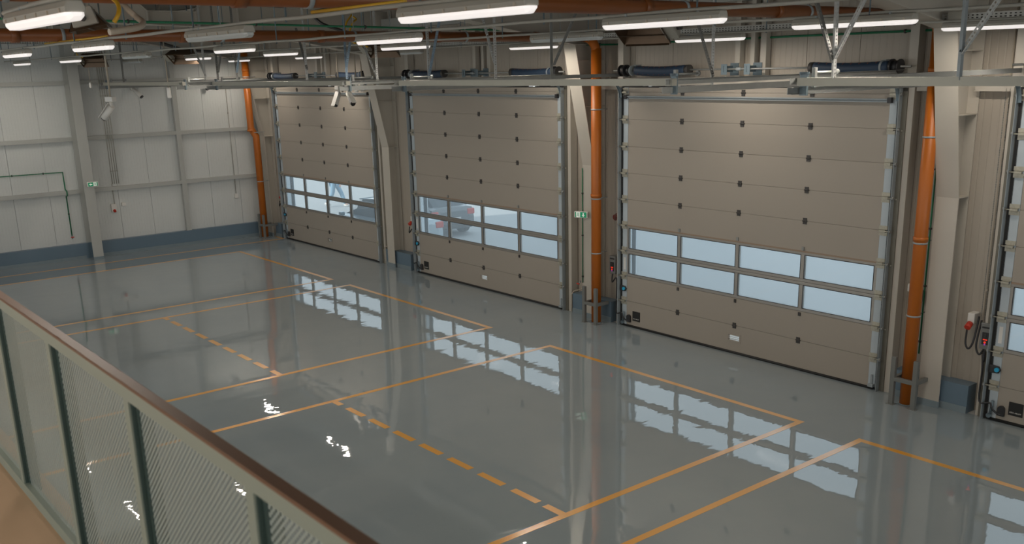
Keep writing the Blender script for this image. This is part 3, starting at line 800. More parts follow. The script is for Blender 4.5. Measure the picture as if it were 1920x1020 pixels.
def make_lamp(length, lit):
    h = length/2
    e = empty('tube_lamp', (0, 0, 0))
    m = MB(); w = .055
    sec = [(-w, .0), (-w, .028), (-w*.72, .062), (w*.72, .062), (w, .028), (w, .0)]
    m.prism([(-h+.015, a, b) for a, b in sec], (length-.03, 0, 0))
    m.build('housing', M_grey, e, .008)
    # rounded diffuser
    m = MB()
    def ring(x, k):
        return [(x, -.050*k, .0), (x, -.050*k, -.018*k), (x, -.030*k, -.040*k), (x, .030*k, -.040*k), (x, .050*k, -.018*k), (x, .050*k, 0)]
    rs = [ring(-h, .55), ring(-h+.035, .95), ring(-h+.06, 1), ring(h-.06, 1), ring(h-.035, .95), ring(h, .55)]
    for a, b in zip(rs[:-1], rs[1:]):
        for k in range(6):
            j = (k+1) % 6; m.quad([a[k], b[k], b[j], a[j]][::-1])
    m.quad(rs[0]); m.quad(rs[-1][::-1])
    m.build('diffuser', M_lens if lit else M_lensoff, e)
    if lit:   # the lamp's own light
        al = bpy.data.lights.new('lamp_light', 'AREA'); al.shape = 'RECTANGLE'; al.size = length-.2; al.size_y = .03
        al.energy = LAMP_W; al.color = (1.0, .90, .78)
        ao = bpy.data.objects.new('lamp_light', al); COL.objects.link(ao); ao.parent = e; ao.location = (0, 0, -.043)
    nn_ = 6
    for k in range(nn_):
        x = -h+.10+(length-.2)*k/(nn_-1)
        MB().box(x-.008, x+.008, -.063, -.054, .000, .022).build('clip', M_cond, e); MB().box(x-.008, x+.008, .054, .063, .000, .022).build('clip', M_cond, e)
    for k in (-.6, .6):
        m = MB(); m.box(k*h-.012, k*h+.012, -.012, .012, .055, .085); m.build('mounting_bracket', M_zinc, e)
    return e
protos = {}
lamp_pos = []
for (x0, y0, x1, y1, row, lit, lab) in LAMPS:
    yy = ROWS[row]
    a = onY(x0, y0, yy); b = onY(x1, y1, yy)
    ln = max(1.15, min(1.5, b.x-a.x)); z = (a.z+b.z)/2; xm = (a.x+b.x)/2
    z = 5.374
    if 'left picture edge' in lab and 'lower' in lab: pass
    key = lit
    if key not in protos: protos[key] = make_lamp(1.36, lit); o = protos[key]
    else: o = copy_tree(protos[key])
    o.location = (xm, yy, z)
    tag(o, lab, 'tube lamp', 'suspended tube lamps')
    lamp_pos.append((xm, yy, z, row))
# the trunking each lamp row hangs on
railL = {1: 'nearest the door wall', 2: 'second row from the door wall', 3: 'third row from the door wall', 4: 'fourth row from the door wall', 5: 'over the balcony railing'}
for k, x in enumerate((8.5, 12.5, 16.5, 20.5)):  # unseen lamp row added to brighten the balcony
    o = copy_tree(protos[1]); o.location = (x, -15.6, 5.6); tag(o, 'added lit tube lamp over the balcony, unseen behind the viewer', 'tube lamp', 'suspended tube lamps')
for row, yy in ROWS.items():
    zs = sorted((p[0], p[2]) for p in lamp_pos if p[3] == row)
    e = empty('lamp_trunking', (6, yy, 5.5), f'thin pale cable trunking carrying the tube lamps, row {railL[row]}', 'cable trunking', 'lamp trunking rows')
    x0, x1 = (-8.4, 19.0) if row in (2, 3, 4) else ((-8.4, 18.6) if row == 1 else (9, 16.5))
    def zat(x):
        return 5.452
        if len(zs) == 1: return zs[0][1]+.145
        if x <= zs[0][0]: return zs[0][1]+.145
        for (xa, za), (xb, zb) in zip(zs[:-1], zs[1:]):
            if xa <= x <= xb: return za+(zb-za)*(x-xa)/max(xb-xa, .01)+.145
        return zs[-1][1]+.145
    pts = []; k = x0
    while k <= x1:
        pts.append((k-6, .012*math.sin(k*2.1+row), zat(k)-5.5+.004*math.sin(k*3.3+row))); k += .4
    MB().tube(pts, .016, 8).build('trunking', M_cable, e)
    k = x0+.6
    while k < x1:
        m = MB(); m.tube([(k-6, 0, zat(k)-5.5-.03), (k-6, 0, 6.5-5.5-.04*yy-.02)], .0085, 6); m.build('hanging_rod', M_zblue, e); k += 1.9
o = MB((9, -9.80, 5.6)).tube([(13.5, -9.80, 5.478), (14.8, -9.80, 5.478)], .013, 8).build('gas_pipe', M_yellow); tag(o, 'thin yellow gas pipe on the trunking at the top centre-left, just under the orange pipe', 'gas pipe', 'yellow gas pipes')
o = MB((7, -9.80, 5.478)).tube([(6.0, -9.80, 5.478), (8.6, -9.80, 5.478)], .013, 8).build('gas_pipe', M_yellow); tag(o, 'thin yellow gas pipe on the trunking above the white camera pole at the left', 'gas pipe', 'yellow gas pipes')

# ------------------------------------------------------------------ heaters
def make_heater():
    e = empty('radiant_heater', (0, 0, 0))
    # flared reflector hood, open below
    m = MB(); t = .008
    top = [(-.26, -.09, .14), (.26, -.09, .14), (.26, .09, .14), (-.26, .09, .14)]
    bot = [(-.32, -.21, -.06), (.32, -.21, -.06), (.32, .21, -.06), (-.32, .21, -.06)]
    for k in range(4):
        j = (k+1) % 4
        a, b, c, q = Vector(top[k]), Vector(top[j]), Vector(bot[j]), Vector(bot[k])
        m.quad([a, q, c, b]); nrm = (b-a).cross(q-a).normalized()*-t
        m.quad([a+nrm, b+nrm, c+nrm, q+nrm]); m.quad([q, q+nrm, c+nrm, c])
    m.quad([Vector(p) for p in top]); m.box(-.26, .26, -.09, .09, .14, .17)
    m.build('reflector_hood', M_heat, e)
    m = MB(); m.box(-.24, .24, -.085, .085, .10, .125); m.build('ceramic_tile', M_tile, e)
    m = MB(); m.box(-.32, .32, -.006, .006, -.058, -.046); m.box(-.30, .30, -.215, -.205, -.075, -.05); m.build('cross_bar', M_heat, e)
    m = MB(); m.prism([(-.46, -.12, .17), (-.46, -.14, -.03), (-.46, .14, -.03), (-.46, .12, .17)], (.18, 0, 0)); bx = m.build('burner_box', M_grey, e, .01)
    m = MB(); m.tube([(-.46, .0, .05), (-.52, 0, .05)], .035, 12); m.build('gas_valve', M_hinge, bx)
    for x in (-.2, .2):
        m = MB(); m.tube([(x, 0, .15), (x, 0, 1.45)], .006, 6); m.build('hanging_rod', M_zinc, e)
    return e
h0 = make_heater()
HE = [((716, 92, 19.0), .55, 0, 'brown radiant heater near the hanging cameras, with long yellow hoses', 1),
      ((175, 114, 25.0), .9, 0, 'farthest brown radiant heater, at the left beside the camera pole', 1),
      ((343, 107, 22.5), .7, 0, 'brown radiant heater left of centre, in front of a half hidden lamp', 1.0),
      ((1205, 60, 12.5), 0.35, PI, 'brown radiant heater under the long lamp at centre right, burner box on its right', 1.0),
      ((168, 46, 7.0), 2.74, 0, 'large blurred radiant heater hanging at the top left, with a yellow hose', .6)]
for i, (pp, rz, add, lab, sc) in enumerate(HE):
    o = h0 if i == 0 else copy_tree(h0)
    p = P(*pp); o.location = p; o.rotation_euler = (0, 0, rz+add)
    for ch in o.children:
        if not ch.name.startswith('hanging_rod'): ch.rotation_euler.x = (-.55 if add == 0 and i != 4 else (.5 if i == 3 else -.2))
    o.scale = (sc, sc, sc)
    tag(o, lab, 'radiant heater', 'gas radiant heaters')
def hose(pts, m_, rad, name, label, cat, grp=None):
    pts = smooth_path(pts); o_ = pts[0].copy()
    o = MB(o_).tube(pts, rad, 8).build(name, m_); tag(o, label, cat, grp); return o
hose([P(690, 88, 18.6), P(664, 80, 18.5), P(648, 62, 18.5), P(649, 44, 18.5), P(657, 31, 18.6), P(664, 20, 18.7)], M_yellow, .017, 'gas_hose', 'outer yellow hose looping up from the heater near the cameras', 'gas hose')
hose([P(690, 77, 19.0), P(668, 72, 18.8), P(656, 60, 18.8), P(662, 42, 18.8), P(668, 36, 18.9), P(660, 30, 19.0)], M_yellow, .017, 'gas_hose', 'inner yellow hose looping up from the heater near the cameras', 'gas hose')
hose([P(1248, 53, 12.4), P(1262, 50, 12.3), P(1268, 42, 12.3)], M_yellow, .013, 'gas_hose', 'short yellow hose at the burner box of the centre right heater', 'gas hose')
hose([P(214, 42, 6.4), P(222, 26, 6.4), P(221, 8, 6.45), P(205, -8, 6.5), P(190, -20, 6.6)], M_yellow, .014, 'gas_hose', 'thick blurred yellow hose above the large heater at the top left', 'gas hose')
hose([P(155, 108, 24.5), P(144, 102, 24.3), P(142, 90, 24.2), P(140, 80, 24.2)], M_yellow, .016, 'gas_hose', 'thin yellow hose rising beside the farthest heater', 'gas hose')
hose([P(205, 60, 6.5), P(240, 55, 6.6), P(262, 50, 6.7), P(268, 42, 6.8), P(256, 32, 6.9), P(238, 15, 6.9), P(215, -15, 7.0)], M_cond, .022, 'flexible_tube', 'blurred beige flexible tube beside the large heater at the top left', 'flexible tube')
hose([P(590, 33, 19), P(605, 45, 19), P(630, 54, 19), P(655, 62, 19), P(690, 75, 19)], M_hinge, .03, 'cable_bundle', 'dark cable bundle sagging towards the heater near the cameras', 'cables')
hose([P(300, 80, 25), P(340, 92, 25), P(390, 97, 24), P(440, 99, 22)], M_hinge, .04, 'cable_bundle', 'dark cable bundle sagging from the left tray towards the corner pipe', 'cables')

# ------------------------------------------------------------------ cable trays
M_trayshade = mat('tray_painted_shade', (.07, .068, .06), .7)  # dark colour stands in for the shade inside the tray
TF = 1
def tray(a, b, w, h, label):
    a = Vector(a); b = Vector(b); c = (a+b)/2
    e = empty('cable_tray', c, label, 'cable tray', 'perforated cable trays')
    t = (b-a).normalized(); s = t.cross(Vector((0, 0, 1)))
    for k in (-1, 1):
        m = MB(); m.bar(a-c+s*k*w/2, b-c+s*k*w/2, .003, h); m.build('side_wall', M_tray if k == TF else M_trayshade, e)
    m = MB(); m.bar(a-c-Vector((0, 0, h/2)), b-c-Vector((0, 0, h/2)), w, .003); m.build('tray_bottom', M_trayshade, e)
    m = MB()
    for k in range(3):
        off = s*(k-1)*w*.25
        m.tube([a-c+off-Vector((0, 0, h*.2)), b-c+off-Vector((0, 0, h*.2))], .012, 6)
    m.build('laid_cables', M_hinge, e)  # cables kept dark so the tray inside looks shaded
    L_ = (b-a).length; k = 1.0
    while k < L_:
        p = a-c+t*k
        m = MB(); m.bar(p-s*(w*.5+.12)-Vector((0, 0, h/2+.02)), p+s*(w*.5+.35)-Vector((0, 0, h/2+.02)), .03, .02); m.tube([p+s*w*.5-Vector((0, 0, h/2)), p+s*w*.5+Vector((0, 0, .45))], .005, 6)
        m.build('support_arm', M_zincd, e); k += 2.3
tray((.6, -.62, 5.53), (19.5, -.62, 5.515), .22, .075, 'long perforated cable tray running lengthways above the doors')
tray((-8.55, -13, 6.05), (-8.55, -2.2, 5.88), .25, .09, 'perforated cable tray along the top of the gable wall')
m = MB((14.0, -.78, 5.5)); m.box(13.80, 14.02, -.85, -.74, 5.44, 5.58)
o = m.build('junction_box', M_grey, None, .008); tag(o, 'grey junction box fixed to the perforated tray at the right', 'junction box')

# vertical slotted riser above the tray on the right
o = MB((13.2, -.72, 5.45)).box(13.13, 13.27, -.74, -.735, 5.47, 6.5).build('slotted_riser', M_slot); tag(o, 'wide slotted upright above the perforated tray, left of the junction box', 'hanger strut')

# ------------------------------------------------------------------ green pipes
def pipe(pts, rad, m_, name, label, cat, clips=None, grp=None):
    pts = [Vector(p) for p in pts]; e = empty(name, pts[0], label, cat, grp)
    MB(pts[0]).tube(pts, rad, 10).build('pipe_run', m_, e)
    for a, b in zip(pts[:-1], pts[1:]):
        Ls = (b-a).length; k = .5
        while clips and k < Ls:
            p = a+(b-a)*(k/Ls)-pts[0]; t = (b-a).normalized()
            MB().tube([p-t*.012, p+t*.012], rad+.012, 8).build('pipe_clip', M_hinge, e); k += clips
pipe([(6.75, .165, 5.385), (13.3, .165, 5.39)], .017, M_green, 'water_pipe', 'green water pipe along the door wall high above the third door', 'water pipe', 1.35, 'green water pipes')
pipe([(6.1, -13, 5.83), (6.1, -.75, 5.645), (6.1, -.3, 5.40), (6.75, .165, 5.385)], .017, M_green, 'water_pipe', 'green water pipe running above the left orange ceiling pipe', 'water pipe', 1.9, 'green water pipes')
pipe([(-8.87, -11, 2.50), (-8.87, -5.99, 2.465), (-8.87, -5.985, 1.98), (-8.74, -5.985, 1.95), (-8.74, -5.985, 1.82), (-8.87, -5.985, 1.79), (-8.87, -5.985, .66)], .016, M_green, 'water_pipe', 'green water pipe bending down the gable wall to a red tap', 'water pipe', .8, 'green water pipes')
pipe([(13.405, -.03, 3.98), (13.405, -.03, .74)], .012, M_green, 'water_pipe', 'thin green water pipe running down the edge of the wide cream column', 'water pipe', .85, 'green water pipes')
pipe([(6.14, -.135, 3.05), (6.14, -.135, .72)], .010, M_green, 'water_pipe', 'thin green water pipe down the column between the second and third doors', 'water pipe', .85, 'green water pipes')
e = empty('tap', (-8.86, -5.985, .63), 'red-handled tap at the bottom of the green pipe on the gable wall', 'tap')
MB().tube([(0, 0, .05), (0, 0, -.04)], .02, 8).build('tap_body', M_zinc, e); MB().box(.02, .035, -.045, .045, -.01, .015).build('tap_handle', M_red, e)
e = empty('tap', (6.10, -.15, .72), 'small red-handled tap beside the pipe guard between the second and third doors', 'tap')
MB().tube([(0, 0, .03), (0, -.06, -.02)], .014, 8).build('tap_body', M_zinc, e); MB().box(-.05, .03, -.075, -.06, -.03, -.01).build('tap_handle', M_red, e)

# ------------------------------------------------------------------ exit signs
def exit_sign(loc, rz, flip, label):
    e = empty('exit_sign', loc, label, 'exit sign', 'green exit signs', rz)
    MB().box(-.15, .15, -.025, .025, -.065, .065).build('sign_housing', M_white, e, .012)
    s = -1 if flip else 1
    a, b = sorted((-s*.125, s*.01))
    gp = MB(); gp.box(a, b, -.029, -.024, -.052, .052); gp = gp.build('green_field', M_exg, e)
    m = MB(); c = (a+b)/2
    def ar(pp): return [(c+px, -.0305, pz) for px, pz in pp]
    if not flip: A = [(-.045, 0), (-.005, .036), (-.005, .014), (.04, .014), (.04, -.014), (-.005, -.014), (-.005, -.036)]
    else: A = [(0, -.042), (.036, -.002), (.014, -.002), (.014, .038), (-.014, .038), (-.014, -.002), (-.036, -.002)]
    m.prism(ar(A), (0, .002, 0)); m.build('arrow', M_exw, gp)
    a, b = sorted((s*.02, s*.10))
    wp = MB(); wp.box(a, b, -.029, -.024, -.052, .052); wp = wp.build('white_field', M_exw, e)
    c = (a+b)/2; m = MB()   # running figure towards a doorway
    m.tube([(c+.002, -.0285, .033), (c+.002, -.0315, .033)], .009, 10)
    for q in (((0, .02), (.004, -.008), .012), ((.004, -.008), (.022, -.026), .008), ((.022, -.026), (.016, -.045), .007), ((.004, -.008), (-.012, -.022), .008), ((-.012, -.022), (-.028, -.026), .007), ((0, .018), (-.02, .006), .006), ((0, .018), (.02, .010), .006)):
        m.bar((c+q[0][0], -.030, q[0][1]), (c+q[1][0], -.030, q[1][1]), q[2], .002, up=(0, 1, 0))
    m.build('running_figure', M_exg, wp)
    a, b = sorted((s*.105, s*.125)); MB().box(a, b, -.029, -.024, -.052, .052).build('doorway_mark', M_exg, e)
    MB().box(-.02, .02, .02, .10, -.01, .05).build('wall_bracket', M_cond, e)
exit_sign((-8.20, -5.42, 2.13), PI/2+.0, False, 'green exit sign with an arrow pointing left on the gable column')
exit_sign((6.22, -.24, 2.14), .35, True, 'green exit sign with an arrow pointing down beside the orange drain pipe')

# ------------------------------------------------------------------ cameras and sensors hanging on poles
def hung_camera(px, py, w, top, rz, label, tilt=.75, sc=1.0):
    p = P(px, py, w)
    e = empty('security_camera', p, label, 'security camera', 'white bullet cameras', rz)
    top = ceil_z(p.y)
    pole = MB().tube([(0, 0, .02), (0, 0, top-p.z)], .019, 10).build('pole', M_cond, e)
    MB().box(-.10, .10, -.06, .06, -.07, .03).build('connection_box', M_white, e, .01)
    arm = MB().tube([(0, 0, -.07), (0, 0, -.16), (.03, 0, -.20)], .032, 12).build('camera_arm', M_white, e)
    c = Vector((.03, 0, -.20)); dv = Vector((math.cos(tilt), 0, -math.sin(tilt)))
    m = MB(); m.tube([c-dv*.05, c+dv*.24*sc], [.05, .062], 14); bd = m.build('camera_body', M_white, e); bd.scale = (1.2, 1.2, 1.2); bd.location = c*-.2
    n_ = Vector((math.sin(tilt), 0, math.cos(tilt)))
    m = MB(); m.bar(c-dv*.05+n_*.066, c+dv*.30*sc+n_*.066, .10, .008, up=n_); m.build('sun_shield', M_white, bd)
    m = MB(); m.tube([c+dv*.238*sc, c+dv*.262*sc], .052, 14); m.build('lens_face', M_blackp, bd)
hung_camera(207, 184, 20, 6.35, 3.6, 'white bullet camera hanging alone on a pole at the left, pointing down left')
hung_camera(635, 163, 25, 6.4, -1.2, 'left one of the two white bullet cameras hanging above the leftmost door', 1.0)
hung_camera(652, 163, 25.2, 6.4, -.2, 'right one of the two white bullet cameras hanging above the leftmost door', .6, 1.25)
def hung_sensor(px, py, w, top, label, s=1.0):
    p = P(px, py, w)
    top = ceil_z(p.y)
    e = empty('hanging_sensor', p, label, 'sensor', 'white sensors on poles', .5)
    MB().tube([(0, 0, .1), (0, 0, top-p.z)], .015*s, 8).build('pole', M_cond, e)
    MB().box(-.055*s, .055*s, -.03, .03, -.13*s, .13*s).build('sensor_housing', M_white, e, .025*s)
hung_sensor(668, 163, 25, 6.4, 'left one of two white sensor boxes hanging right of the camera pair')
hung_sensor(679, 162, 25, 6.4, 'right one of two white sensor boxes hanging right of the camera pair')
hung_sensor(317, 174, 24, 6.35, 'white oval sensor hanging on a pole in front of the gable wall')
hung_sensor(170, 160, 26, 6.2, 'small white sensor hanging on a thin pole left of the lone camera', .55)
for (y, z, lab) in ((-3.78, 4.66, 'white bullet camera fixed to the gable wall below the topmost rail'), ):
    e = empty('wall_camera', (-8.78, y, z), lab, 'security camera')
    MB().tube([(-.1, 0, 0), (.0, 0, 0)], .06, 14).build('mount', M_white, e)
    MB().tube([(0, 0, 0), (.14, .09, -.14), (.20, .14, -.22)], [.045, .055, .06], 14).build('camera_body', M_white, e)
    MB().tube([(.20, .14, -.22), (.215, .15, -.24)], .055, 14).build('lens_face', M_blackp, e)
e = empty('dome_camera', (-8.80, -1.60, 4.62), 'black dome camera on the gable wall under the topmost rail', 'security camera')
MB().tube([(-.09, 0, .05), (.03, 0, .05), (.06, 0, -.02)], [.06, .06, .05], 14).build('mount', M_white, e)
MB().tube([(.06, 0, 0), (.06, 0, -.04), (.06, 0, -.08)], [.07, .065, .03], 14).build('dome', M_blackp, e)

# ------------------------------------------------------------------ wall boxes, conduits, controls
def box_thing(name, x0, x1, y0, y1, z0, z1, m_, label, cat, grp=None, bev=.01):
    o = MB(((x0+x1)/2, (y0+y1)/2, z0)).box(x0, x1, y0, y1, z0, z1).build(name, m_, None, bev); tag(o, label, cat, grp); return o
e = empty('wall_socket', (-8.89, -4.74, 1.33), 'white industrial socket with a red cap on the gable wall', 'socket')
MB().box(0, .08, -.07, .07, -.12, .12).build('socket_housing', M_white, e, .01)
MB().tube([(.08, 0, -.06), (.13, 0, -.09)], .04, 12).build('socket_cap', M_red, e)
box_thing('switch_box', -8.90, -8.83, -4.50, -4.38, 1.36, 1.46, M_white, 'small white box right of the red-capped socket on the gable wall', 'switch')
box_thing('switch_box', -8.90, -8.83, -1.03, -.91, 1.24, 1.38, M_white, 'small white switch box on the gable wall near the corner pipe', 'switch')
def conduits(xs, z0, z1, y, label, m_=M_cond, axis='x', tail=None):
    e = empty('conduit', (xs[0], y, z0) if axis == 'x' else (y, xs[0], z0), label, 'conduit', 'wall conduits')
    for x in xs:
        pts = [(x-xs[0], 0, 0), (x-xs[0], 0, z1-z0)] if axis == 'x' else [(0, x-xs[0], 0), (0, x-xs[0], z1-z0)]
        if tail and x == xs[0]: pts = [tail[-1], *tail[:-1][::-1]]+pts if False else [*tail]+pts
        MB().tube(pts, .012, 8).build('conduit_pipe', m_, e)
        k = .35
        while k < z1-z0:
            a = pts[-2]; MB().box(a[0]-.018, a[0]+.018, a[1]-.018, a[1]+.018, k, k+.03).build('conduit_clip', m_, e) if k % 1.05 < .36 else None; k += .7
conduits([14.22, 14.27, 14.32, 14.37], 1.45, 6.0, .17, 'bundle of four beige conduits beside the cut-off door at the right')
conduits([13.10, 13.16], 1.45, 6.0, .17, 'pair of beige conduits between the third door and the wide drain pipe')
conduits([5.86], .55, 4.56, .16, 'single beige conduit right of the second door, bending over the plinth', tail=[(-.14, -.22, -.53), (-.14, -.22, -.16), (-.10, -.2, -.09), (-.01, -.03, -.05)])
conduits([-1.62, -1.57], .55, 6.0, .16, 'pair of beige conduits right of the leftmost door', tail=[(-.08, -.22, -.53), (-.08, -.22, -.16), (-.06, -.2, -.09), (-.01, -.03, -.05)])
conduits([-4.72, -4.66, -4.60, -4.54], 2.03, 6.2, -8.74, 'bundle of thin cables coming down the gable wall right of the column', M_cable, 'y')
conduits([-4.70], 1.45, 2.03, -8.86, 'thin conduit above the red-capped socket on the gable wall', M_cable, 'y')
conduits([-.97], 1.38, 4.8, -8.86, 'thin conduit above the switch box near the corner pipe', M_cable, 'y')
conduits([6.98, 7.04], 4.75, 6.0, .17, 'pair of conduits rising above the left end of the third door', M_cond)
e = empty('twin_junction_box', (14.86, .12, 4.98), 'beige twin junction box high on the wall above the cut-off door', 'junction box')
for k in (0, 1): MB().box(-.19+k*.19, -.01+k*.19, -.05, .07, -.07, .10).build('box_half', M_cond, e, .012)
MB().tube(smooth_path([(-.02, .05, .09), (-.02, .05, .3), (-.03, .05, 1.0)]), .012, 8).build('inlet_conduit', M_cond, e)
box_thing('wall_switch', 13.06, 13.14, .10, .2, 1.62, 1.74, M_white, 'small white switch box left of the wide drain pipe', 'switch')
e = empty('wall_socket', (13.22, .12, 1.50), 'white socket with red cap half hidden behind the wide drain pipe', 'socket')
MB().box(-.05, .05, -.03, .07, -.02, .16).build('socket_housing', M_white, e, .01); MB().tube([(-.02, -.03, -.0), (-.03, -.07, -.03)], .032, 12).build('socket_cap', M_red, e)
e = empty('siren', (6.90, .13, 2.13), 'dark red round siren on the wall left of the third door', 'siren')
MB().tube([(0, .07, 0), (0, -.03, 0)], .075, 18).build('siren_base', M_darkred, e); MB().tube([(0, -.03, 0), (.0, -.10, -.01)], [.05, .062], 16).build('siren_horn', M_darkred, e)
def control(x, z, label, hgt=.36):
    e = empty('door_control', (x, .02, z), label, 'control box', 'door control boxes')
    MB().box(-.085, .085, -.06, .17, -hgt/2, hgt/2).build('control_housing', M_ctrl, e, .012)
    MB().box(-.05, .05, -.066, -.058, -.12, .06).build('button_panel', M_blackp, e, .004)
    for k, (mm, zz) in enumerate(((M_hinge, .03), (M_hinge, 0), )):
        MB().tube([(0, -.066, zz), (0, -.075, zz)], .014, 10).build('button', mm, e)
    MB().box(-.03, .03, -.069, -.065, -.055, -.038).build('display', M_led, e)
    MB().tube([(0, -.066, -.085), (0, -.074, -.085)], .016, 10).build('stop_button', M_led, e)
    MB().tube([(0, -.066, -.115), (0, -.072, -.115)], .013, 10).build('light_button', M_ledp, e)
    MB().box(-.06, .06, -.064, -.058, .115, .14).build('name_strip', M_blackp, e)
control(6.90, 1.18, 'grey door control box with red lights left of the third door')
control(14.37, 1.20, 'grey door control box with red lit buttons left of the cut-off door', .38)
def plug(x, z, label):
    e = empty('plug_socket', (x, .05, z), label, 'socket', 'red plugs beside the doors')
    MB().box(-.05, .05, -.02, .15, .0, .16).build('socket_housing', M_white, e, .01)
    MB().tube([(0, -.02, .01), (0, -.10, -.04)], .045, 14).build('red_plug', M_red, e)
plug(14.10, 1.32, 'white socket with an orange-red plug left of the control box at the right')
plug(-.42, 1.24, 'red plug on the wall at the left edge of the second door')
plug(-7.72, 1.28, 'small red plug on the wall at the left edge of the leftmost door')
for i, x in enumerate(L):
    cbx = {2: 6.90, 3: 14.37}.get(i, x-.42); cz = 1.0 if i > 1 else 1.15
    hose([(cbx, -.03, cz), (cbx+.02, -.06, cz-.16), (x-.27, -.05, cz-.06), (x-.245, -.06, .70), (x-.245, -.07, .32), (x-.19, -.10, .24), (x-.07, -.10, .27), (x-.035, -.10, .20), (x+.03, -.07, .13), (x+.075, -.06, .12)],
         M_blackp, .014, 'door_cable', f'black cable running down to the bottom corner of the {order[i]} door', 'cable', 'black door cables')
hose([(14.10, -.05, 1.25), (14.10, -.05, 1.05), (14.15, -.05, .98), (14.2, -.03, 1.1), (14.21, .05, 1.45)], M_blackp, .014, 'power_cable', 'black power cable looping below the orange-red plug at the right', 'cable')
hose([(14.25, .05, 1.40), (14.24, -.02, 1.05), (14.30, -.03, .92), (14.36, -.02, 1.02)], M_blackp, .014, 'power_cable', 'black cable loop under the control box at the right', 'cable')
box_thing('red_key_box', 7.02, 7.08, -.02, .02, 1.08, 1.30, M_red, 'narrow red and white emergency box left of the third door', 'emergency box', None, .006)
for i, x in enumerate(L[2:]):
    xx = x-.38; m = MB((xx, .02, 1.5))
    zz = 1.4
    while zz < 4.5:
        m.tube([(xx, .02, zz), (xx, .02, zz+.022)], .006, 5); m.tube([(xx+.05, .02, zz+.015), (xx+.05, .02, zz+.037)], .006, 5); zz += .033
    m.tube([(xx, .02, 1.4), (xx, .02, 4.6)], .002, 4); m.tube([(xx+.05, .02, 1.4), (xx+.05, .02, 4.6)], .002, 4)
    o = m.build('hoist_chain', M_zincd); tag(o, f'thin hanging hoist chain left of the {order[i+2]} door', 'chain', 'hoist chains')

# ------------------------------------------------------------------ balcony with railing
D = .90; YRAIL = CY+D
ZF = CZ-2.13*D; ZH = CZ-1.036*D
struct('balcony_floor', MB().box(8.0, 30, -24, YRAIL+.10, ZF-.28, ZF-.02), M_bal, 'beige concrete balcony floor in the bottom left corner')
e = empty('railing', (16, YRAIL, ZF), 'green-grey steel balcony railing with perforated sheet panels in the foreground', 'railing')
def RX(v): return CX+v*D-16
h_ = ZH-ZF
MB().box(-7.8, 6, -.028, .012, h_-.012, h_).build('handrail', M_hand, e, .003)
MB().box(-7.8, 6, -.024, .008, h_-.060, h_-.012).build('top_rail', M_rail, e)
MB().box(-7.8, 6, -.026, .014, -.02, .035).build('bottom_rail', M_rail, e)
k = -7.5
while k < -1.0:
    x = RX(k)+.0
    ps = MB().box(x-.012, x+.036, -.024, .026, -.02, h_-.06).build('post', M_rail, e)
    MB().box(x+.036, x+.041, -.018, .048, -.02, h_-.06).build('post_side_strip', M_raild, ps)
    x2 = RX(k+1.02)
    pts = [(x+.04, .0, .035), (x2-.012, .0, .035), (x2-.012, .0, h_-.06), (x+.04, .0, h_-.06)]
    m = MB(); m.quad(pts, [(p[0], p[2]) for p in pts]); m.quad([(p[0], .0015, p[2]) for p in pts][::-1], [(p[0], p[2]) for p in pts][::-1])
    m.build('perforated_panel', M_mesh, e)
    MB().box(x+.040, x+.062, -.004, .03, .035, h_-.06).build('panel_edge', M_raild, e); MB().box(x2-.022, x2-.012, -.004, .006, .035, h_-.06).build('panel_edge', M_raild, e)
    k += 1.02

# ------------------------------------------------------------------ outside: cars and a passer-by
def make_car(col, glass):
    mc_ = mat('car_paint', col, .25, .2, coat=1)
    e = empty('car', (0, 0, 0))
    # lofted body, +x is the front
    def loft(secs, m_, name, par):
        m = MB()
        for a, b in zip(secs[:-1], secs[1:]):
            for k in range(len(a)):
                j = (k+1) % len(a); m.quad([a[k], b[k], b[j], a[j]][::-1], None, True)
        m.quad(secs[0]); m.quad(secs[-1][::-1]); o = m.build(name, m_, par)
        return o
    def sec(x, w, z0, z1, n=.12):
        return [(x, -w, z0+.05), (x, -w-.0, (z0+z1)/2), (x, -w+n*.6, z1-n*.35), (x, -w+n*2, z1), (x, w-n*2, z1), (x, w-n*.6, z1-n*.35), (x, w, (z0+z1)/2), (x, w, z0+.05), (x, w-.1, z0), (x, -w+.1, z0)]
    body = loft([sec(-2.05, .62, .42, .80), sec(-2.0, .80, .25, .92), sec(-1.7, .88, .22, .98), sec(-.6, .90, .20, .96), (sec(.8, .90, .20, .95)), sec(1.5, .86, .22, .86), sec(2.0, .76, .26, .74), sec(2.12, .6, .34, .62)], mc_, 'car_body', e)
    loft([sec(-1.85, .64, .90, .96), sec(-1.45, .68, .9, 1.38), sec(-.6, .68, .9, 1.46), sec(.25, .66, .9, 1.40), sec(1.0, .62, .88, .94)], glass, 'car_cabin', e)
    loft([sec(-1.42, .60, 1.36, 1.405, .05), sec(-.6, .62, 1.44, 1.485, .05), sec(.22, .58, 1.385, 1.42, .05)], mc_, 'car_roof', e)
    for x in (-1.3, 1.35):
        for y in (-.82, .82):
            wh = MB().tube([(x, y-.10, .32), (x, y+.10, .32)], .32, 20).build('wheel', M_black, e)
            MB().tube([(x, y-.11, .32), (x, y+.11, .32)], .19, 14).build('wheel_rim', M_zinc, wh)
    for y in (-.66, .66):
        MB().box(-2.06, -1.93, y-.14, y+.14, .66, .84).build('tail_light', M_red, e, .03)
        MB().box(1.95, 2.10, y-.14, y+.10, .52, .64).build('head_light', M_white, e, .03)
        MB().box(.62, .76, y*1.42-.08, y*1.42+.08, .93, 1.04).build('wing_mirror', mc_, e, .03)
    MB().box(-2.085, -2.04, -.26, .26, .50, .61).build('number_plate', M_white, e)
    MB().box(-2.07, -1.9, -.72, .72, .28, .40).build('bumper', M_hinge, e, .02)
    return e
M_glassd = mat('dark_car_glass', (.05, .06, .07), .1)
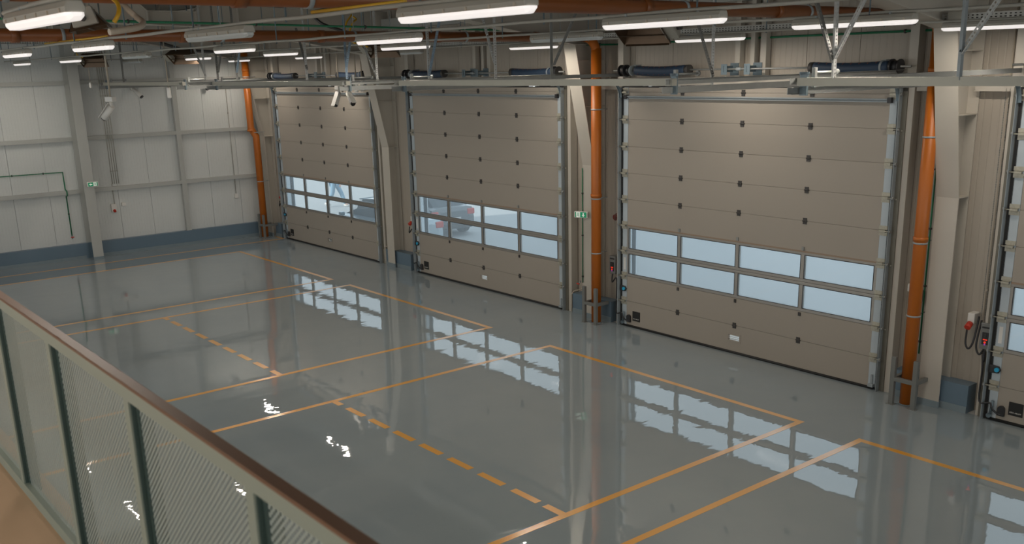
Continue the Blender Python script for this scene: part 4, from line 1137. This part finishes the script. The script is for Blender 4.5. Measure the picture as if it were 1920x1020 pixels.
c1 = make_car((.10, .11, .12), M_glassd); p = onY(846, 428, 3.72)
c1.location = (p.x-2.05, 3.9, -.03); c1.rotation_euler = (0, 0, PI-.04)
tag(c1, 'dark hatchback with red tail lights seen through the left windows of the second door', 'car')
c2 = make_car((.40, .48, .53), M_glassd); p = onY(668, 405, 1.9)
c2.location = (p.x+2.1, 1.55, -.03); c2.rotation_euler = (0, 0, PI)
tag(c2, 'blue-grey car seen low in the right window of the leftmost door', 'car')
# walking person
def person(loc, rz):
    e = empty('person', loc, 'person in pale blue jeans walking outside behind the leftmost door', 'person', None, rz)
    def skin(name, verts, edges, radii, m_, par, root=0):
        me = bpy.data.meshes.new(name); me.from_pydata(verts, edges, []); o = bpy.data.objects.new(name, me); COL.objects.link(o)
        me.materials.append(m_); o.parent = par
        md = o.modifiers.new('skin', 'SKIN'); me.skin_vertices[0].data
        for v, rr in zip(me.skin_vertices[0].data, radii): v.radius = (rr, rr)
        me.skin_vertices[0].data[root].use_root = True
        sb = o.modifiers.new('sub', 'SUBSURF'); sb.levels = 2; sb.render_levels = 2
        return o
    skinm = mat('skin', (.48, .27, .19), .5); jean = mat('pale_jeans', (.22, .36, .47), .8); shirt = mat('grey_shirt', (.35, .37, .40), .8); hair = mat('dark_hair', (.04, .03, .02), .6)
    V = [(0, 0, .96), (0, 0, 1.15), (0, 0, 1.38), (0, 0, 1.50), (.02, 0, 1.60), (.02, 0, 1.70),
         (0, .09, .93), (.22, .10, .50), (.36, .10, .09), (.50, .10, .05),
         (0, -.09, .93), (-.06, -.10, .50), (-.34, -.10, .16), (-.24, -.10, .06),
         (0, .18, 1.42), (-.10, .24, 1.15), (-.02, .25, .92), (.04, .25, .84),
         (0, -.18, 1.42), (.10, -.24, 1.15), (.26, -.23, .98), (.32, -.22, .92)]
    E_ = [(0, 1), (1, 2), (2, 3), (3, 4), (4, 5), (0, 6), (6, 7), (7, 8), (8, 9), (0, 10), (10, 11), (11, 12), (12, 13), (2, 14), (14, 15), (15, 16), (16, 17), (2, 18), (18, 19), (19, 20), (20, 21)]
    Rr = [.14, .13, .15, .055, .09, .085, .095, .065, .045, .035, .095, .065, .045, .035, .055, .042, .032, .03, .055, .042, .032, .03]
    body = skin('body', V, E_, Rr, skinm, e)
    skin('trousers', [V[0], V[6], V[7], V[8], V[10], V[11], V[12]], [(0, 1), (1, 2), (2, 3), (0, 4), (4, 5), (5, 6)], [.155, .11, .085, .07, .11, .085, .07], jean, e)
    skin('shirt', [V[1], V[2], V[14], V[15], V[18], V[19], (0, 0, .98)], [(6, 0), (0, 1), (1, 2), (2, 3), (1, 4), (4, 5)], [.145, .165, .07, .055, .07, .055, .15], shirt, e)
    skin('hair', [(.0, 0, 1.66), (-.01, 0, 1.74)], [(0, 1)], [.10, .085], hair, e)
    for (hx, hy, hz, s) in ((.05, .25, .82, 1), (.34, -.22, .89, 1)):
        vv = [(hx, hy, hz)]; ee = []; rr = [.03]
        for f in range(4):
            b = len(vv); dx = -.03+f*.02
            vv += [(hx+dx*.4, hy, hz-.05), (hx+dx, hy, hz-.08-.006*(f % 3)), (hx+dx+.008, hy, hz-.10-.008*(f % 3))]; ee += [(0, b), (b, b+1), (b+1, b+2)]; rr += [.012, .008, .007]
        b = len(vv); vv += [(hx+.04, hy, hz-.02), (hx+.055, hy, hz-.05)]; ee += [(0, b), (b, b+1)]; rr += [.011, .008]
        skin('hand', vv, ee, rr, skinm, body)
    for (fx, fy, fz, a) in ((.36, .10, .06, .2), (-.34, -.10, .12, -.6)):
        m = MB(); m.tube([(fx-.06, fy, fz-.0), (fx+.05, fy, fz-.015), (fx+.17, fy, fz-.035+a*.0)], [.045, .05, .032], 10); m.build('shoe', M_white, e)
p = onZ(630, 386, 0)
person((p.x, p.y, -.03), .6)

o_ = None
